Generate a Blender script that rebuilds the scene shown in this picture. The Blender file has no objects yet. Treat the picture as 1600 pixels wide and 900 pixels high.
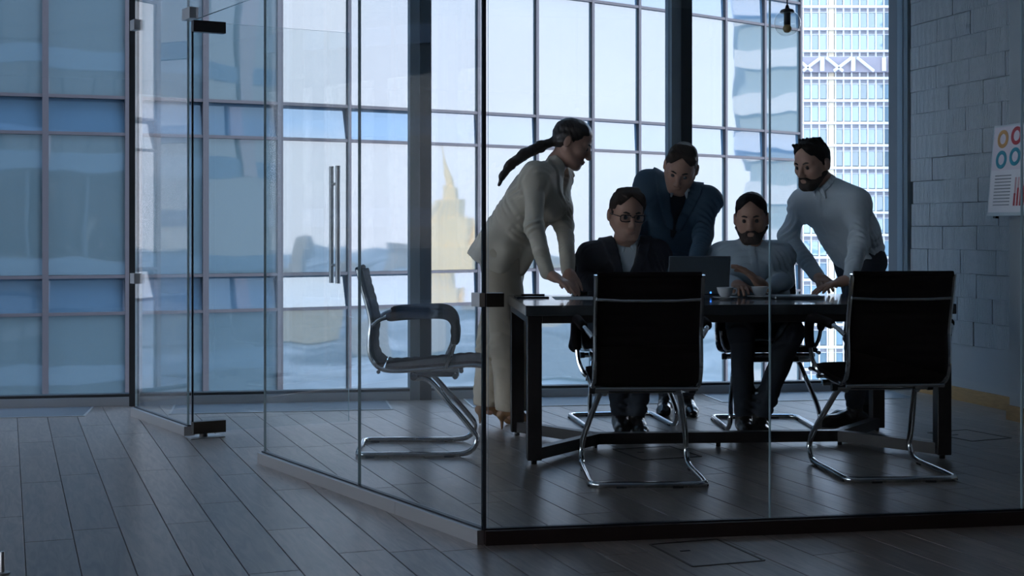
import bpy, math, random
import numpy as np
from mathutils import Vector, Matrix

# ------------------------------------------------------------------ camera, sky, sun, exposure
SC = bpy.context.scene
COL = SC.collection
F, CX, HZ, CAMH = 2200.0, 800.0, 358.0, 1.10      # focal length, centre column, horizon row (pixels of 1600x900), eye height
cam_d = bpy.data.cameras.new('camera'); cam = bpy.data.objects.new('camera', cam_d); COL.objects.link(cam)
cam.location = (0, 0, CAMH); cam.rotation_euler = (math.pi/2, 0, 0)
cam_d.sensor_width = 36; cam_d.lens = 36*F/1600; cam_d.shift_y = (HZ-450)/1600
cam_d.clip_end = 8000
SC.camera = cam

world = bpy.data.worlds.new('sky'); SC.world = world; world.use_nodes = True
wn, wl = world.node_tree.nodes, world.node_tree.links
wn.clear()
w_out = wn.new('ShaderNodeOutputWorld'); w_bg = wn.new('ShaderNodeBackground')
w_tc = wn.new('ShaderNodeTexCoord'); w_sep = wn.new('ShaderNodeSeparateXYZ'); w_rmp = wn.new('ShaderNodeValToRGB')
w_mp = wn.new('ShaderNodeMapping'); w_nz = wn.new('ShaderNodeTexNoise'); w_nr = wn.new('ShaderNodeValToRGB'); w_mix = wn.new('ShaderNodeMix')
w_mix.data_type = 'RGBA'
w_rmp.color_ramp.elements[0].position = 0.0; w_rmp.color_ramp.elements[0].color = (0.82, 0.80, 0.88, 1)
w_rmp.color_ramp.elements[1].position = 0.75; w_rmp.color_ramp.elements[1].color = (0.22, 0.42, 0.74, 1)
w_e = w_rmp.color_ramp.elements.new(0.14); w_e.color = (0.78, 0.78, 0.88, 1)
w_e2 = w_rmp.color_ramp.elements.new(0.34); w_e2.color = (0.40, 0.57, 0.84, 1)
w_mp.inputs['Scale'].default_value = (1, 1, 3.0); w_nz.inputs['Scale'].default_value = 2.4; w_nz.inputs['Detail'].default_value = 5
w_nr.color_ramp.elements[0].position = 0.48; w_nr.color_ramp.elements[1].position = 0.66
wl.new(w_tc.outputs['Generated'], w_sep.inputs[0]); wl.new(w_sep.outputs['Z'], w_rmp.inputs[0])
wl.new(w_tc.outputs['Generated'], w_mp.inputs[0]); wl.new(w_mp.outputs[0], w_nz.inputs[0]); wl.new(w_nz.outputs[0], w_nr.inputs[0])
wl.new(w_nr.outputs[0], w_mix.inputs[0]); wl.new(w_rmp.outputs[0], w_mix.inputs[6]); w_mix.inputs[7].default_value = (0.86, 0.86, 0.91, 1)
wl.new(w_mix.outputs[2], w_bg.inputs[0]); w_bg.inputs[1].default_value = 5.0
wl.new(w_bg.outputs[0], w_out.inputs[0])

sun_d = bpy.data.lights.new('sun', 'SUN'); sun_d.energy = 6.0; sun_d.color = (1.0, 0.83, 0.58); sun_d.angle = 0.01
sun = bpy.data.objects.new('sun', sun_d); COL.objects.link(sun)
sun.rotation_euler = Vector((0.90, -0.42, -0.28)).to_track_quat('-Z', 'Y').to_euler()     # low, from the left; the added side block keeps it off the windows

vs = SC.view_settings
vs.view_transform = 'Standard'; vs.look = 'None'; vs.gamma = 1; vs.use_curve_mapping = False; vs.exposure = 0.28

# ------------------------------------------------------------------ helpers: pixels, materials, meshes
random.seed(7)
R_ = random.Random(11)
def PX(x, y, Y):                       # the point at depth Y that photograph pixel (x, y) looks at
    return Vector(((x-CX)/F*Y, Y, CAMH + (HZ-y)/F*Y))
def GR(x, y):                          # the floor point under a pixel
    Y = F*CAMH/(y-HZ)
    return Vector(((x-CX)/F*Y, Y, 0))

def new_mat(name):
    m = bpy.data.materials.new(name); m.use_nodes = True
    return m, m.node_tree.nodes, m.node_tree.links, m.node_tree.nodes['Principled BSDF']
def mat(name, col, rough=0.6, metal=0.0, spec=0.5, bump=0.0, bscale=60, bstretch=(1,1,1), var=0.0, vscale=8, coat=0.0, emit=None):
    m, n, l, b = new_mat(name)
    b.inputs['Base Color'].default_value = (*col, 1); b.inputs['Roughness'].default_value = rough
    b.inputs['Metallic'].default_value = metal; b.inputs['Specular IOR Level'].default_value = spec
    b.inputs['Coat Weight'].default_value = coat
    if emit: b.inputs['Emission Color'].default_value = (*emit[0], 1); b.inputs['Emission Strength'].default_value = emit[1]
    if bump or var:
        tc = n.new('ShaderNodeTexCoord'); mp = n.new('ShaderNodeMapping'); mp.inputs['Scale'].default_value = bstretch
        l.new(tc.outputs['Object'], mp.inputs[0])
    if bump:
        nz = n.new('ShaderNodeTexNoise'); nz.inputs['Scale'].default_value = bscale; nz.inputs['Detail'].default_value = 4
        bp = n.new('ShaderNodeBump'); bp.inputs['Strength'].default_value = bump; bp.inputs['Distance'].default_value = 0.01
        l.new(mp.outputs[0], nz.inputs[0]); l.new(nz.outputs[0], bp.inputs['Height']); l.new(bp.outputs[0], b.inputs['Normal'])
    if var:
        nz = n.new('ShaderNodeTexNoise'); nz.inputs['Scale'].default_value = vscale; nz.inputs['Detail'].default_value = 5
        mx = n.new('ShaderNodeMix'); mx.data_type = 'RGBA'
        mx.inputs[6].default_value = (*[c*(1-var) for c in col], 1); mx.inputs[7].default_value = (*[min(1, c*(1+var)) for c in col], 1)
        l.new(mp.outputs[0], nz.inputs[0]); l.new(nz.outputs[0], mx.inputs[0]); l.new(mx.outputs[2], b.inputs['Base Color'])
    return m

def glass_mat(name, tint, f0=0.045, rough=0.0, refl=(1,1,1)):
    # clear pane: transmission plus a reflection that grows towards grazing angles (Schlick)
    m = bpy.data.materials.new(name); m.use_nodes = True
    n, l = m.node_tree.nodes, m.node_tree.links; n.clear()
    o = n.new('ShaderNodeOutputMaterial'); mx = n.new('ShaderNodeMixShader'); tr = n.new('ShaderNodeBsdfTransparent'); gl = n.new('ShaderNodeBsdfGlossy')
    tr.inputs[0].default_value = (*tint, 1); gl.inputs['Roughness'].default_value = rough; gl.inputs[0].default_value = (*refl, 1)
    ge = n.new('ShaderNodeNewGeometry'); dt = n.new('ShaderNodeVectorMath'); dt.operation = 'DOT_PRODUCT'
    l.new(ge.outputs['Incoming'], dt.inputs[0]); l.new(ge.outputs['Normal'], dt.inputs[1])
    def math_(op, a, bv=None):
        k = n.new('ShaderNodeMath'); k.operation = op
        if hasattr(a, 'links'): l.new(a, k.inputs[0])
        else: k.inputs[0].default_value = a
        if bv is not None:
            if hasattr(bv, 'links'): l.new(bv, k.inputs[1])
            else: k.inputs[1].default_value = bv
        return k.outputs[0]
    c = math_('ABSOLUTE', dt.outputs['Value']); i = math_('SUBTRACT', 1.0, c); p = math_('POWER', i, 5.0)
    fr = math_('ADD', math_('MULTIPLY', p, 1-f0), f0)
    l.new(fr, mx.inputs[0]); l.new(tr.outputs[0], mx.inputs[1]); l.new(gl.outputs[0], mx.inputs[2]); l.new(mx.outputs[0], o.inputs[0])
    return m

def facade_mat(name, glossy_col, diff_col, fac, wav=0.0, wscale=0.5, rnd=0.0):
    # coated curtain-wall glass: a mirror layer with the ripple of real panes over a tinted back
    m = bpy.data.materials.new(name); m.use_nodes = True
    n, l = m.node_tree.nodes, m.node_tree.links; n.clear()
    o = n.new('ShaderNodeOutputMaterial'); mx = n.new('ShaderNodeMixShader'); df = n.new('ShaderNodeBsdfDiffuse'); gl = n.new('ShaderNodeBsdfGlossy')
    gl.inputs[0].default_value = (*glossy_col, 1); gl.inputs['Roughness'].default_value = 0.02; df.inputs[0].default_value = (*diff_col, 1)
    mx.inputs[0].default_value = fac
    tc = n.new('ShaderNodeTexCoord'); oi = n.new('ShaderNodeObjectInfo'); ad = n.new('ShaderNodeVectorMath'); ad.operation = 'MULTIPLY_ADD'
    l.new(tc.outputs['Object'], ad.inputs[0]); ad.inputs[1].default_value = (1, 1, 1)
    sc = n.new('ShaderNodeVectorMath'); sc.operation = 'SCALE'; cb = n.new('ShaderNodeCombineXYZ')
    for k in range(3): l.new(oi.outputs['Random'], cb.inputs[k])
    l.new(cb.outputs[0], sc.inputs[0]); sc.inputs['Scale'].default_value = 37.0; l.new(sc.outputs[0], ad.inputs[2])
    nz = n.new('ShaderNodeTexNoise'); nz.inputs['Scale'].default_value = wscale; nz.inputs['Detail'].default_value = 1.0
    l.new(ad.outputs[0], nz.inputs[0])
    bp = n.new('ShaderNodeBump'); bp.inputs['Strength'].default_value = 1.0; bp.inputs['Distance'].default_value = wav
    l.new(nz.outputs[0], bp.inputs['Height']); l.new(bp.outputs[0], gl.inputs['Normal'])
    if rnd:
        hs = n.new('ShaderNodeHueSaturation'); hs.inputs['Color'].default_value = (*diff_col, 1)
        ml = n.new('ShaderNodeMath'); ml.operation = 'MULTIPLY_ADD'; l.new(oi.outputs['Random'], ml.inputs[0]); ml.inputs[1].default_value = rnd; ml.inputs[2].default_value = 1-rnd/2
        l.new(ml.outputs[0], hs.inputs['Value']); l.new(hs.outputs[0], df.inputs[0])
    l.new(df.outputs[0], mx.inputs[1]); l.new(gl.outputs[0], mx.inputs[2]); l.new(mx.outputs[0], o.inputs[0])
    return m

class MB:
    """collects shapes; build() links them as one mesh object"""
    def __init__(s): s.v, s.f = [], []
    def add(s, vs_, fs):
        o = len(s.v); s.v += [Vector(p) for p in vs_]; s.f += [tuple(i+o for i in q) for q in fs]; return s
    def hexa(s, p):      # 8 corners: bottom 4 ccw, top 4 ccw
        return s.add(p, [(3,2,1,0),(4,5,6,7),(0,1,5,4),(1,2,6,5),(2,3,7,6),(3,0,4,7)])
    def box(s, c, d, M=None, bev=0.0):
        c = Vector(c); hx, hy, hz = d[0]/2, d[1]/2, d[2]/2
        if bev <= 0:
            p = [Vector((x, y, z)) for z in (-hz, hz) for x, y in ((-hx,-hy),(hx,-hy),(hx,hy),(-hx,hy))]
            if M is not None: p = [M @ q for q in p]
            return s.hexa([c+q for q in p])
        b = min(bev, hx*.9, hy*.9, hz*.9)
        p, idx = [], {}
        for sx in (-1,1):
            for sy in (-1,1):
                for sz in (-1,1):
                    for a in range(3):
                        q = [sx*(hx-b), sy*(hy-b), sz*(hz-b)]
                        q[a] = (sx*hx, sy*hy, sz*hz)[a]
                        idx[(sx,sy,sz,a)] = len(p); p.append(Vector(q))
        fs = []
        def quad(ks, nrm):
            q = [idx[k] for k in ks]
            cen = sum((p[i] for i in q), Vector())/len(q)
            a = (p[q[1]]-p[q[0]]).cross(p[q[2]]-p[q[1]])
            if a.dot(Vector(nrm)) < 0: q.reverse()
            fs.append(tuple(q))
        for a in range(3):
            o1, o2 = [k for k in range(3) if k != a]
            for sg in (-1,1):
                ks = []
                for u, w in ((-1,-1),(1,-1),(1,1),(-1,1)):
                    t = [0,0,0]; t[a]=sg; t[o1]=u; t[o2]=w; ks.append((*t, a))
                nn = [0,0,0]; nn[a]=sg; quad(ks, nn)
            for u in (-1,1):
                for w in (-1,1):
                    t0=[0,0,0]; t0[o1]=u; t0[o2]=w; ta=t0[:]; ta[a]=-1; tb=t0[:]; tb[a]=1
                    quad([(*ta,o1),(*tb,o1),(*tb,o2),(*ta,o2)], t0)
        for sx in (-1,1):
            for sy in (-1,1):
                for sz in (-1,1): quad([(sx,sy,sz,0),(sx,sy,sz,1),(sx,sy,sz,2)], (sx,sy,sz))
        if M is not None: p = [M @ q for q in p]
        return s.add([c+q for q in p], fs)
    def tube(s, path, r, seg=10, closed=False, caps=True):
        P = [Vector(p) for p in path]; n = len(P); rr = r if isinstance(r, (list, tuple)) else [r]*n
        T = []
        for i in range(n):
            if closed: t = P[(i+1)%n]-P[i-1]
            else: t = P[min(i+1,n-1)]-P[max(i-1,0)]
            T.append(t.normalized())
        up = Vector((0,0,1)) if abs(T[0].z) < .9 else Vector((1,0,0))
        N = (up - T[0]*up.dot(T[0])).normalized(); vs_ = []
        for i in range(n):
            N = (N - T[i]*N.dot(T[i])).normalized(); B = T[i].cross(N)
            for k in range(seg):
                a = 2*math.pi*k/seg; vs_.append(P[i] + (N*math.cos(a)+B*math.sin(a))*rr[i])
        fs = []
        for i in range(n if closed else n-1):
            j = (i+1)%n
            for k in range(seg):
                k2 = (k+1)%seg; fs.append((i*seg+k, i*seg+k2, j*seg+k2, j*seg+k))
        if caps and not closed:
            fs.append(tuple(reversed(range(seg)))); fs.append(tuple((n-1)*seg+k for k in range(seg)))
        return s.add(vs_, fs)
    def lathe(s, prof, c=(0,0,0), seg=24, M=None):   # prof: (r, z) from bottom to top
        c = Vector(c); vs_, fs = [], []
        for r, z in prof:
            for k in range(seg):
                a = 2*math.pi*k/seg; q = Vector((r*math.cos(a), r*math.sin(a), z)); vs_.append(c + (M @ q if M is not None else q))
        for i in range(len(prof)-1):
            for k in range(seg):
                k2=(k+1)%seg; fs.append((i*seg+k, i*seg+k2, (i+1)*seg+k2, (i+1)*seg+k))
        if prof[0][0] > 1e-6: fs.append(tuple(reversed(range(seg))))
        if prof[-1][0] > 1e-6: fs.append(tuple((len(prof)-1)*seg+k for k in range(seg)))
        return s.add(vs_, fs)
    def prism(s, poly, z0, z1):      # poly: ccw list of (x, y)
        n = len(poly); vs_ = [(x,y,z0) for x,y in poly]+[(x,y,z1) for x,y in poly]
        fs = [tuple(reversed(range(n))), tuple(range(n,2*n))]+[(i,(i+1)%n,n+(i+1)%n,n+i) for i in range(n)]
        return s.add(vs_, fs)
    def sheet(s, rows, th):          # rows: list of lists of points, thickened along the sheet's normal
        nu, nv = len(rows), len(rows[0]); A = [[Vector(p) for p in r] for r in rows]; top, bot = [], []
        for i in range(nu):
            for j in range(nv):
                a = A[min(i+1,nu-1)][j]-A[max(i-1,0)][j]; b = A[i][min(j+1,nv-1)]-A[i][max(j-1,0)]
                nn = a.cross(b).normalized(); t = th(i,j) if callable(th) else th
                top.append(A[i][j]+nn*t/2); bot.append(A[i][j]-nn*t/2)
        N = nu*nv; fs = []
        for i in range(nu-1):
            for j in range(nv-1):
                q = (i*nv+j, (i+1)*nv+j, (i+1)*nv+j+1, i*nv+j+1); fs.append(q); fs.append(tuple(N+k for k in reversed(q)))
        edge = [(0,j) for j in range(nv)]+[(i,nv-1) for i in range(1,nu)]+[(nu-1,j) for j in range(nv-2,-1,-1)]+[(i,0) for i in range(nu-2,0,-1)]
        for k in range(len(edge)):
            a = edge[k]; b = edge[(k+1)%len(edge)]; ia, ib = a[0]*nv+a[1], b[0]*nv+b[1]
            fs.append((ia, ib, N+ib, N+ia))
        return s.add(top+bot, fs)
    def mesh(s, name, m=None, smooth=False):
        me = bpy.data.meshes.new(name); me.from_pydata([tuple(p) for p in s.v], [], s.f); me.validate()
        if m: me.materials.append(m)
        if smooth:
            for p in me.polygons: p.use_smooth = True
            if smooth != 'all':
                try: me.set_sharp_from_angle(angle=math.radians(40))
                except Exception: pass
        me.update(); return me
    def build(s, name, m, parent=None, smooth=False):
        if parent is not None:
            o_ = parent
            off = Vector()
            M = Matrix.Identity(4)
            chain = []
            while o_ is not None: chain.append(o_); o_ = o_.parent
            for c_ in reversed(chain): M = M @ c_.matrix_basis
            if getattr(s, 'world', True):
                Mi = M.inverted(); s.v = [Mi @ p for p in s.v]
        ob = bpy.data.objects.new(name, s.mesh(name, m, smooth)); COL.objects.link(ob)
        if parent is not None: ob.parent = parent
        return ob

def LB():                # a collector whose coordinates are already local to the parent
    b = MB(); b.world = False; return b
def tag(o, label=None, cat=None, group=None, kind=None):
    if label: o['label'] = label
    if cat: o['category'] = cat
    if group: o['group'] = group
    if kind: o['kind'] = kind
    return o
def thing(name, loc, rz=0, label=None, cat=None, group=None, kind=None):
    o = bpy.data.objects.new(name, None); COL.objects.link(o); o.empty_display_size = 0.1
    o.location = loc; o.rotation_euler = (0, 0, rz)
    return tag(o, label, cat, group, kind)
def child(name, me, parent, loc=(0,0,0), rz=0, m=None):
    o = bpy.data.objects.new(name, me); COL.objects.link(o); o.parent = parent; o.location = loc; o.rotation_euler = (0,0,rz); return o
def copy_tree(o, parent=None):
    c = o.copy(); COL.objects.link(c); c.parent = parent
    for k in [q for q in bpy.data.objects if q.parent == o]: copy_tree(k, c)
    return c
def smooth_path(pts, n=6, closed=False):     # Catmull-Rom
    P = [Vector(p) for p in pts]; out = []; N = len(P)
    for i in range(N if closed else N-1):
        p0 = P[(i-1)%N] if closed or i > 0 else P[0]*2-P[1]; p1 = P[i]; p2 = P[(i+1)%N]; p3 = P[(i+2)%N] if closed or i+2 < N else P[-1]*2-P[-2]
        for k in range(n):
            t = k/n; out.append(0.5*((2*p1)+(p2-p0)*t+(2*p0-5*p1+4*p2-p3)*t*t+(3*p1-p0-3*p2+p3)*t**3))
    if not closed: out.append(P[-1])
    return out

# ------------------------------------------------------------------ materials
M_alu = mat('brushed aluminium', (0.50, 0.49, 0.48), 0.42, 0.9, bump=0.05, bscale=30, bstretch=(1, 1, 20))
M_chrome = mat('chrome', (0.72, 0.74, 0.76), 0.12, 1.0)
M_blackmetal = mat('black powder coat', (0.012, 0.011, 0.011), 0.35, 0.0)
M_bronze = mat('dark bronze', (0.10, 0.085, 0.07), 0.35, 0.85)
M_frame = mat('anodised window frame', (0.17, 0.20, 0.22), 0.45, 0.3)
M_framedark = mat('dark window post', (0.018, 0.022, 0.025), 0.5, 0.1)
M_sill = mat('pale window rail', (0.34, 0.37, 0.40), 0.4, 0.3)
M_plaster = mat('painted plaster', (0.40, 0.42, 0.43), 0.9, bump=0.05, bscale=40)
M_ceil = mat('white ceiling', (0.78, 0.78, 0.78), 0.9)
M_back = mat('white office wall', (0.72, 0.73, 0.74), 0.9)
M_under = mat('dark subfloor', (0.012, 0.011, 0.010), 0.9)
M_oakbase = mat('oak skirting', (0.42, 0.25, 0.10), 0.5, var=0.35, vscale=14, bstretch=(1, 1, 6))
M_pane = glass_mat('partition glass', (0.955, 0.975, 0.975), 0.028)
M_handle = mat('satin handle steel', (0.36, 0.38, 0.40), 0.45, 0.8)
M_winpane = glass_mat('window glass', (0.95, 0.975, 0.985), 0.03)
M_edge = mat('polished glass edge', (0.42, 0.56, 0.58), 0.15, 0.0, spec=0.8)
M_gasket = mat('dark glazing joint', (0.012, 0.016, 0.022), 0.4)
M_grille = mat('convector grille', (0.24, 0.26, 0.28), 0.45, 0.6)

def plank_mat():
    m, n, l, b = new_mat('grey brown oak plank')
    tc = n.new('ShaderNodeTexCoord'); oi = n.new('ShaderNodeObjectInfo'); cb = n.new('ShaderNodeCombineXYZ'); sc = n.new('ShaderNodeVectorMath'); sc.operation = 'SCALE'
    for k in range(3): l.new(oi.outputs['Random'], cb.inputs[k])
    l.new(cb.outputs[0], sc.inputs[0]); sc.inputs['Scale'].default_value = 53.0
    ad = n.new('ShaderNodeVectorMath'); l.new(tc.outputs['Object'], ad.inputs[0]); l.new(sc.outputs[0], ad.inputs[1])
    mp = n.new('ShaderNodeMapping'); mp.inputs['Scale'].default_value = (14, 1.6, 14); l.new(ad.outputs[0], mp.inputs[0])
    nz = n.new('ShaderNodeTexNoise'); nz.inputs['Scale'].default_value = 2.2; nz.inputs['Detail'].default_value = 6; nz.inputs['Distortion'].default_value = 1.6
    l.new(mp.outputs[0], nz.inputs[0])
    rp = n.new('ShaderNodeValToRGB'); rp.color_ramp.elements[0].position = .3; rp.color_ramp.elements[0].color = (0.170, 0.138, 0.117, 1)
    rp.color_ramp.elements[1].position = .75; rp.color_ramp.elements[1].color = (0.37, 0.305, 0.26, 1); l.new(nz.outputs[0], rp.inputs[0])
    hs = n.new('ShaderNodeHueSaturation'); ml = n.new('ShaderNodeMath'); ml.operation = 'MULTIPLY_ADD'; l.new(oi.outputs['Random'], ml.inputs[0]); ml.inputs[1].default_value = .35; ml.inputs[2].default_value = .82
    l.new(ml.outputs[0], hs.inputs['Value']); l.new(rp.outputs[0], hs.inputs['Color']); l.new(hs.outputs[0], b.inputs['Base Color'])
    rr = n.new('ShaderNodeMapRange'); rr.inputs[3].default_value = .25; rr.inputs[4].default_value = .36; l.new(nz.outputs[0], rr.inputs[0]); l.new(rr.outputs[0], b.inputs['Roughness'])
    bp = n.new('ShaderNodeBump'); b.inputs['Specular IOR Level'].default_value = .75; bp.inputs['Strength'].default_value = .05; bp.inputs['Distance'].default_value = .002; l.new(nz.outputs[0], bp.inputs['Height']); l.new(bp.outputs[0], b.inputs['Normal'])
    return m
M_plank = plank_mat()
def brick_mat():
    m, n, l, b = new_mat('white painted scored block')
    tc = n.new('ShaderNodeTexCoord'); wv = n.new('ShaderNodeTexWave'); wv.bands_direction = 'X'; wv.inputs['Scale'].default_value = 22; wv.inputs['Distortion'].default_value = 1.2; wv.inputs['Detail'].default_value = 2
    l.new(tc.outputs['Object'], wv.inputs[0])
    nz = n.new('ShaderNodeTexNoise'); nz.inputs['Scale'].default_value = 35; l.new(tc.outputs['Object'], nz.inputs[0])
    mu = n.new('ShaderNodeMath'); mu.operation = 'MULTIPLY'; l.new(wv.outputs['Fac'], mu.inputs[0]); l.new(nz.outputs[0], mu.inputs[1])
    bp = n.new('ShaderNodeBump'); bp.inputs['Strength'].default_value = .9; bp.inputs['Distance'].default_value = .012; l.new(mu.outputs[0], bp.inputs['Height']); l.new(bp.outputs[0], b.inputs['Normal'])
    b.inputs['Base Color'].default_value = (0.50, 0.52, 0.53, 1); b.inputs['Roughness'].default_value = .85
    return m
M_brick = brick_mat()

# ------------------------------------------------------------------ room frame (plan directions)
WO = Vector((-3.139, 8.63, 0)); WE = Vector((0.9856, 0.1694, 0)); WM = Vector((-0.1694, 0.9856, 0))     # window wall: point, along, outward
def W(t, out=0.0, z=0.0): return WO + WE*t + WM*out + Vector((0, 0, z))
RC = Vector((2.736, 9.64, 0)); RD = Vector((0.243, -0.970, 0)); RN = Vector((-0.970, -0.243, 0))        # right wall: corner, towards camera, into room
def RW(s, inn=0.0, z=0.0): return RC + RD*s + RN*inn + Vector((0, 0, z))
ZC = 3.2
def slab(mb, pts, z0, z1):      # plan polygon (any order kept), extruded
    mb.hexa([Vector((p[0], p[1], z0)) for p in pts]+[Vector((p[0], p[1], z1)) for p in pts])

# floor: a dark subfloor with single planks on it
XL, YB = -10.4, -2.5
fl = MB(); slab(fl, [(XL, YB), (5.2, YB), (5.2, 8.5), (2.75, 9.85), (XL, 7.45)][:4] if False else [(XL, YB), (5.6, YB), (5.6, 10.3), (XL, 7.45)], -0.30, -0.0125)
floor = fl.build('floor', M_under); tag(floor, 'dark brown oak plank floor of the office', 'floor', kind='structure')
PD = Vector((-0.338, 0.941, 0)).normalized(); PN = Vector((PD.y, -PD.x, 0)); PWID, PLEN = 0.1667, 1.22
def clip(poly, n, c):           # keep n.p <= c
    out = []
    for i in range(len(poly)):
        a, b = poly[i], poly[(i+1) % len(poly)]; da, db = n.dot(a)-c, n.dot(b)-c
        if da <= 0: out.append(a)
        if (da < 0) != (db < 0) and abs(da-db) > 1e-9: out.append(a+(b-a)*(da/(da-db)))
    return out
LIM = [(WM, WM.dot(W(0, 0.02))), (-RN, -RN.dot(RW(0, 0.0))), (Vector((-1,0,0)), -XL), (Vector((0,-1,0)), -YB)]
pl_me = LB().box((0, 0, -0.006), (PWID-0.0028, PLEN-0.0024, 0.012), bev=0.0016).mesh('plank', M_plank)
prz = math.atan2(-PD.x, PD.y)
rest = MB(); n_plank = 0
k0 = 0.393
for k in range(-60, 75):
    off = k0 + (k+.5)*PWID
    ph = random.Random(k*7+3).uniform(0, PLEN) + (k % 3)*0.41
    for j in range(-9, 14):
        c = PN*off + PD*(j*PLEN+ph)
        if c.x < XL-1 or c.y < YB-1 or c.y > 11 or c.x > 6: continue
        hw, hl = (PWID-.0028)/2, (PLEN-.0024)/2
        poly = [c-PN*hw-PD*hl, c+PN*hw-PD*hl, c+PN*hw+PD*hl, c-PN*hw+PD*hl]
        full = True
        for n_, c_ in LIM:
            q = clip(poly, n_, c_)
            if q != poly: full = False
            poly = q
            if len(poly) < 3: break
        if len(poly) < 3: continue
        ar = abs(sum(poly[i].x*poly[(i+1)%len(poly)].y-poly[(i+1)%len(poly)].x*poly[i].y for i in range(len(poly)))/2)
        if ar < .004: continue
        seen = any(p.y > 4.35 and abs(p.x) < .372*p.y for p in poly)
        if seen and n_plank < 300:
            n_plank += 1
            if full: child('plank', pl_me, floor, c, prz)
            else:
                b = LB(); rz = Matrix.Rotation(-prz, 4, 'Z'); b.prism([((rz@(p-c)).x, (rz@(p-c)).y) for p in poly], -.012, 0)
                child('plank', b.mesh('plank', M_plank), floor, c, prz)
        else:
            rest.prism([(p.x, p.y) for p in poly], -.012, 0)
ro = rest.build('planks', M_plank, floor); ro['kind'] = 'stuff'

cl = MB(); slab(cl, [(XL-.3, YB-.3), (5.9, YB-.3), (5.9, 10.35), (XL-.3, 7.55)], ZC, ZC+.35)
tag(cl.build('ceiling', M_ceil), 'white ceiling above the office', 'ceiling', kind='structure')
NBW = 2  # rear window bays, added behind the camera for fill daylight
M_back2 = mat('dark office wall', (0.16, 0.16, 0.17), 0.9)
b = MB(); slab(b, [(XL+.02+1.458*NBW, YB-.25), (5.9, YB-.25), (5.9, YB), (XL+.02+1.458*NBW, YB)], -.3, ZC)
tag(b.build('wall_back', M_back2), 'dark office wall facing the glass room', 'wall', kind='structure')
for k in range(NBW):
    x = XL+.02+1.458*k
    b = MB(); slab(b, [(x, YB-.2), (x+.09, YB-.2), (x+.09, YB), (x, YB)], 0, ZC); wq = b.build('window_%d' % (k+21), M_frame); tag(wq, 'unseen rear window bay %d added to bring in fill daylight' % (k+1), 'window', kind='structure')
    b = MB(); slab(b, [(x+.09, YB-.2), (x+1.458, YB-.2), (x+1.458, YB), (x+.09, YB)], 0, .06); b.build('bottom_rail', M_sill, wq)
    b = MB(); slab(b, [(x+.09, YB-.11), (x+1.458, YB-.11), (x+1.458, YB-.086), (x+.09, YB-.086)], .06, ZC); b.build('pane', M_winpane, wq)
b = MB(); slab(b, [(XL-.25, YB), (XL, YB), (XL, YB+.02), (XL-.25, YB+.02)], -.3, ZC)
wlf = b.build('wall_left', M_back); tag(wlf, 'white end wall of the corridor with the added windows', 'wall', kind='structure')
for k in range(7):  # unseen side bays, added to brighten the room from the left
    y = YB+.02+1.41*k
    b = MB(); slab(b, [(XL-.2, y), (XL, y), (XL, y+.09), (XL-.2, y+.09)], 0, ZC); wq = b.build('window_%d' % (k+11), M_frame); tag(wq, 'unseen corridor side window bay %d added to let in more daylight' % (k+1), 'window', kind='structure')
    b = MB(); slab(b, [(XL-.2, y+.09), (XL, y+.09), (XL, y+1.42), (XL-.2, y+1.42)], 0, .06); b.build('bottom_rail', M_sill, wq)
    slp = [(XL-.11, y+.09), (XL-.086, y+.09), (XL-.086, y+1.42), (XL-.11, y+1.42)]
    b = MB(); slab(b, slp, .06, ZC); b.build('pane', M_winpane, wq)

# right wall: plain backing, scored white blocks, a plaster pier, oak skirting
b = MB()
pts = [RW(-.35, -.30), RW(13.2, -.30), RW(13.2, -.02), RW(-.35, -.02)]
slab(b, pts, -.3, ZC)
wr = b.build('wall_right', mat('dark joint mortar', (0.10, 0.105, 0.11), .9)); tag(wr, 'white scored block wall beside the windows with plain plaster foot', 'wall', kind='structure')
rzr = math.atan2(RD.y, RD.x)
S_END, CH, BL = 1.52, 0.152, 0.395
zz, ci = 0.36, 0
while zz < ZC-.02:
    s0 = -((ci*0.47) % 1.0)*BL - R_.uniform(0, .05)
    s = s0
    while s < S_END:
        a, e = max(s, 0.0), min(s+BL, S_END); s += BL
        if e-a < .05: continue
        g = R_.choice([.0012, .0015, .003, .009, .012]); gz = R_.choice([.0005, .0005, .001, .003])
        hh = min(CH, ZC-zz)-gz
        me = LB().box((0, 0, 0), (e-a-g, .03+R_.uniform(0, .006), hh), bev=.003).mesh('brick', M_brick)
        c = RW((a+e)/2, -.006+R_.uniform(-.002, .002), zz+hh/2)
        o = child('brick', me, wr, c, rzr)
    zz += CH; ci += 1
b = MB(); slab(b, [RW(0, -.03), RW(S_END, -.03), RW(S_END, .006), RW(0, .006)], 0, .36); b.build('plaster_foot', M_plaster, wr)
b = MB(); slab(b, [RW(1.50, -.03), RW(4.6, -.03), RW(4.6, .235), RW(1.50, .235)], -.012, ZC)
pier = b.build('wall_pier', M_plaster); tag(pier, 'grey plaster pier carrying the chart display', 'wall', kind='structure')
b = MB(); slab(b, [RW(0.02, .006), RW(1.50, .006), RW(1.50, .020), RW(0.02, .020)], 0, .085)
tag(b.build('baseboard_right', M_oakbase), 'oak skirting along the white block wall', 'skirting', kind='structure')
b = MB(); slab(b, [RW(1.486, .235), RW(4.6, .235), RW(4.6, .249), RW(1.486, .249)], 0, .085)
slab(b, [RW(1.486, .02), RW(1.50, .02), RW(1.50, .249), RW(1.486, .249)], 0, .085)
tag(b.build('baseboard_pier', M_oakbase), 'oak skirting round the plaster pier', 'skirting', kind='structure')

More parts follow.
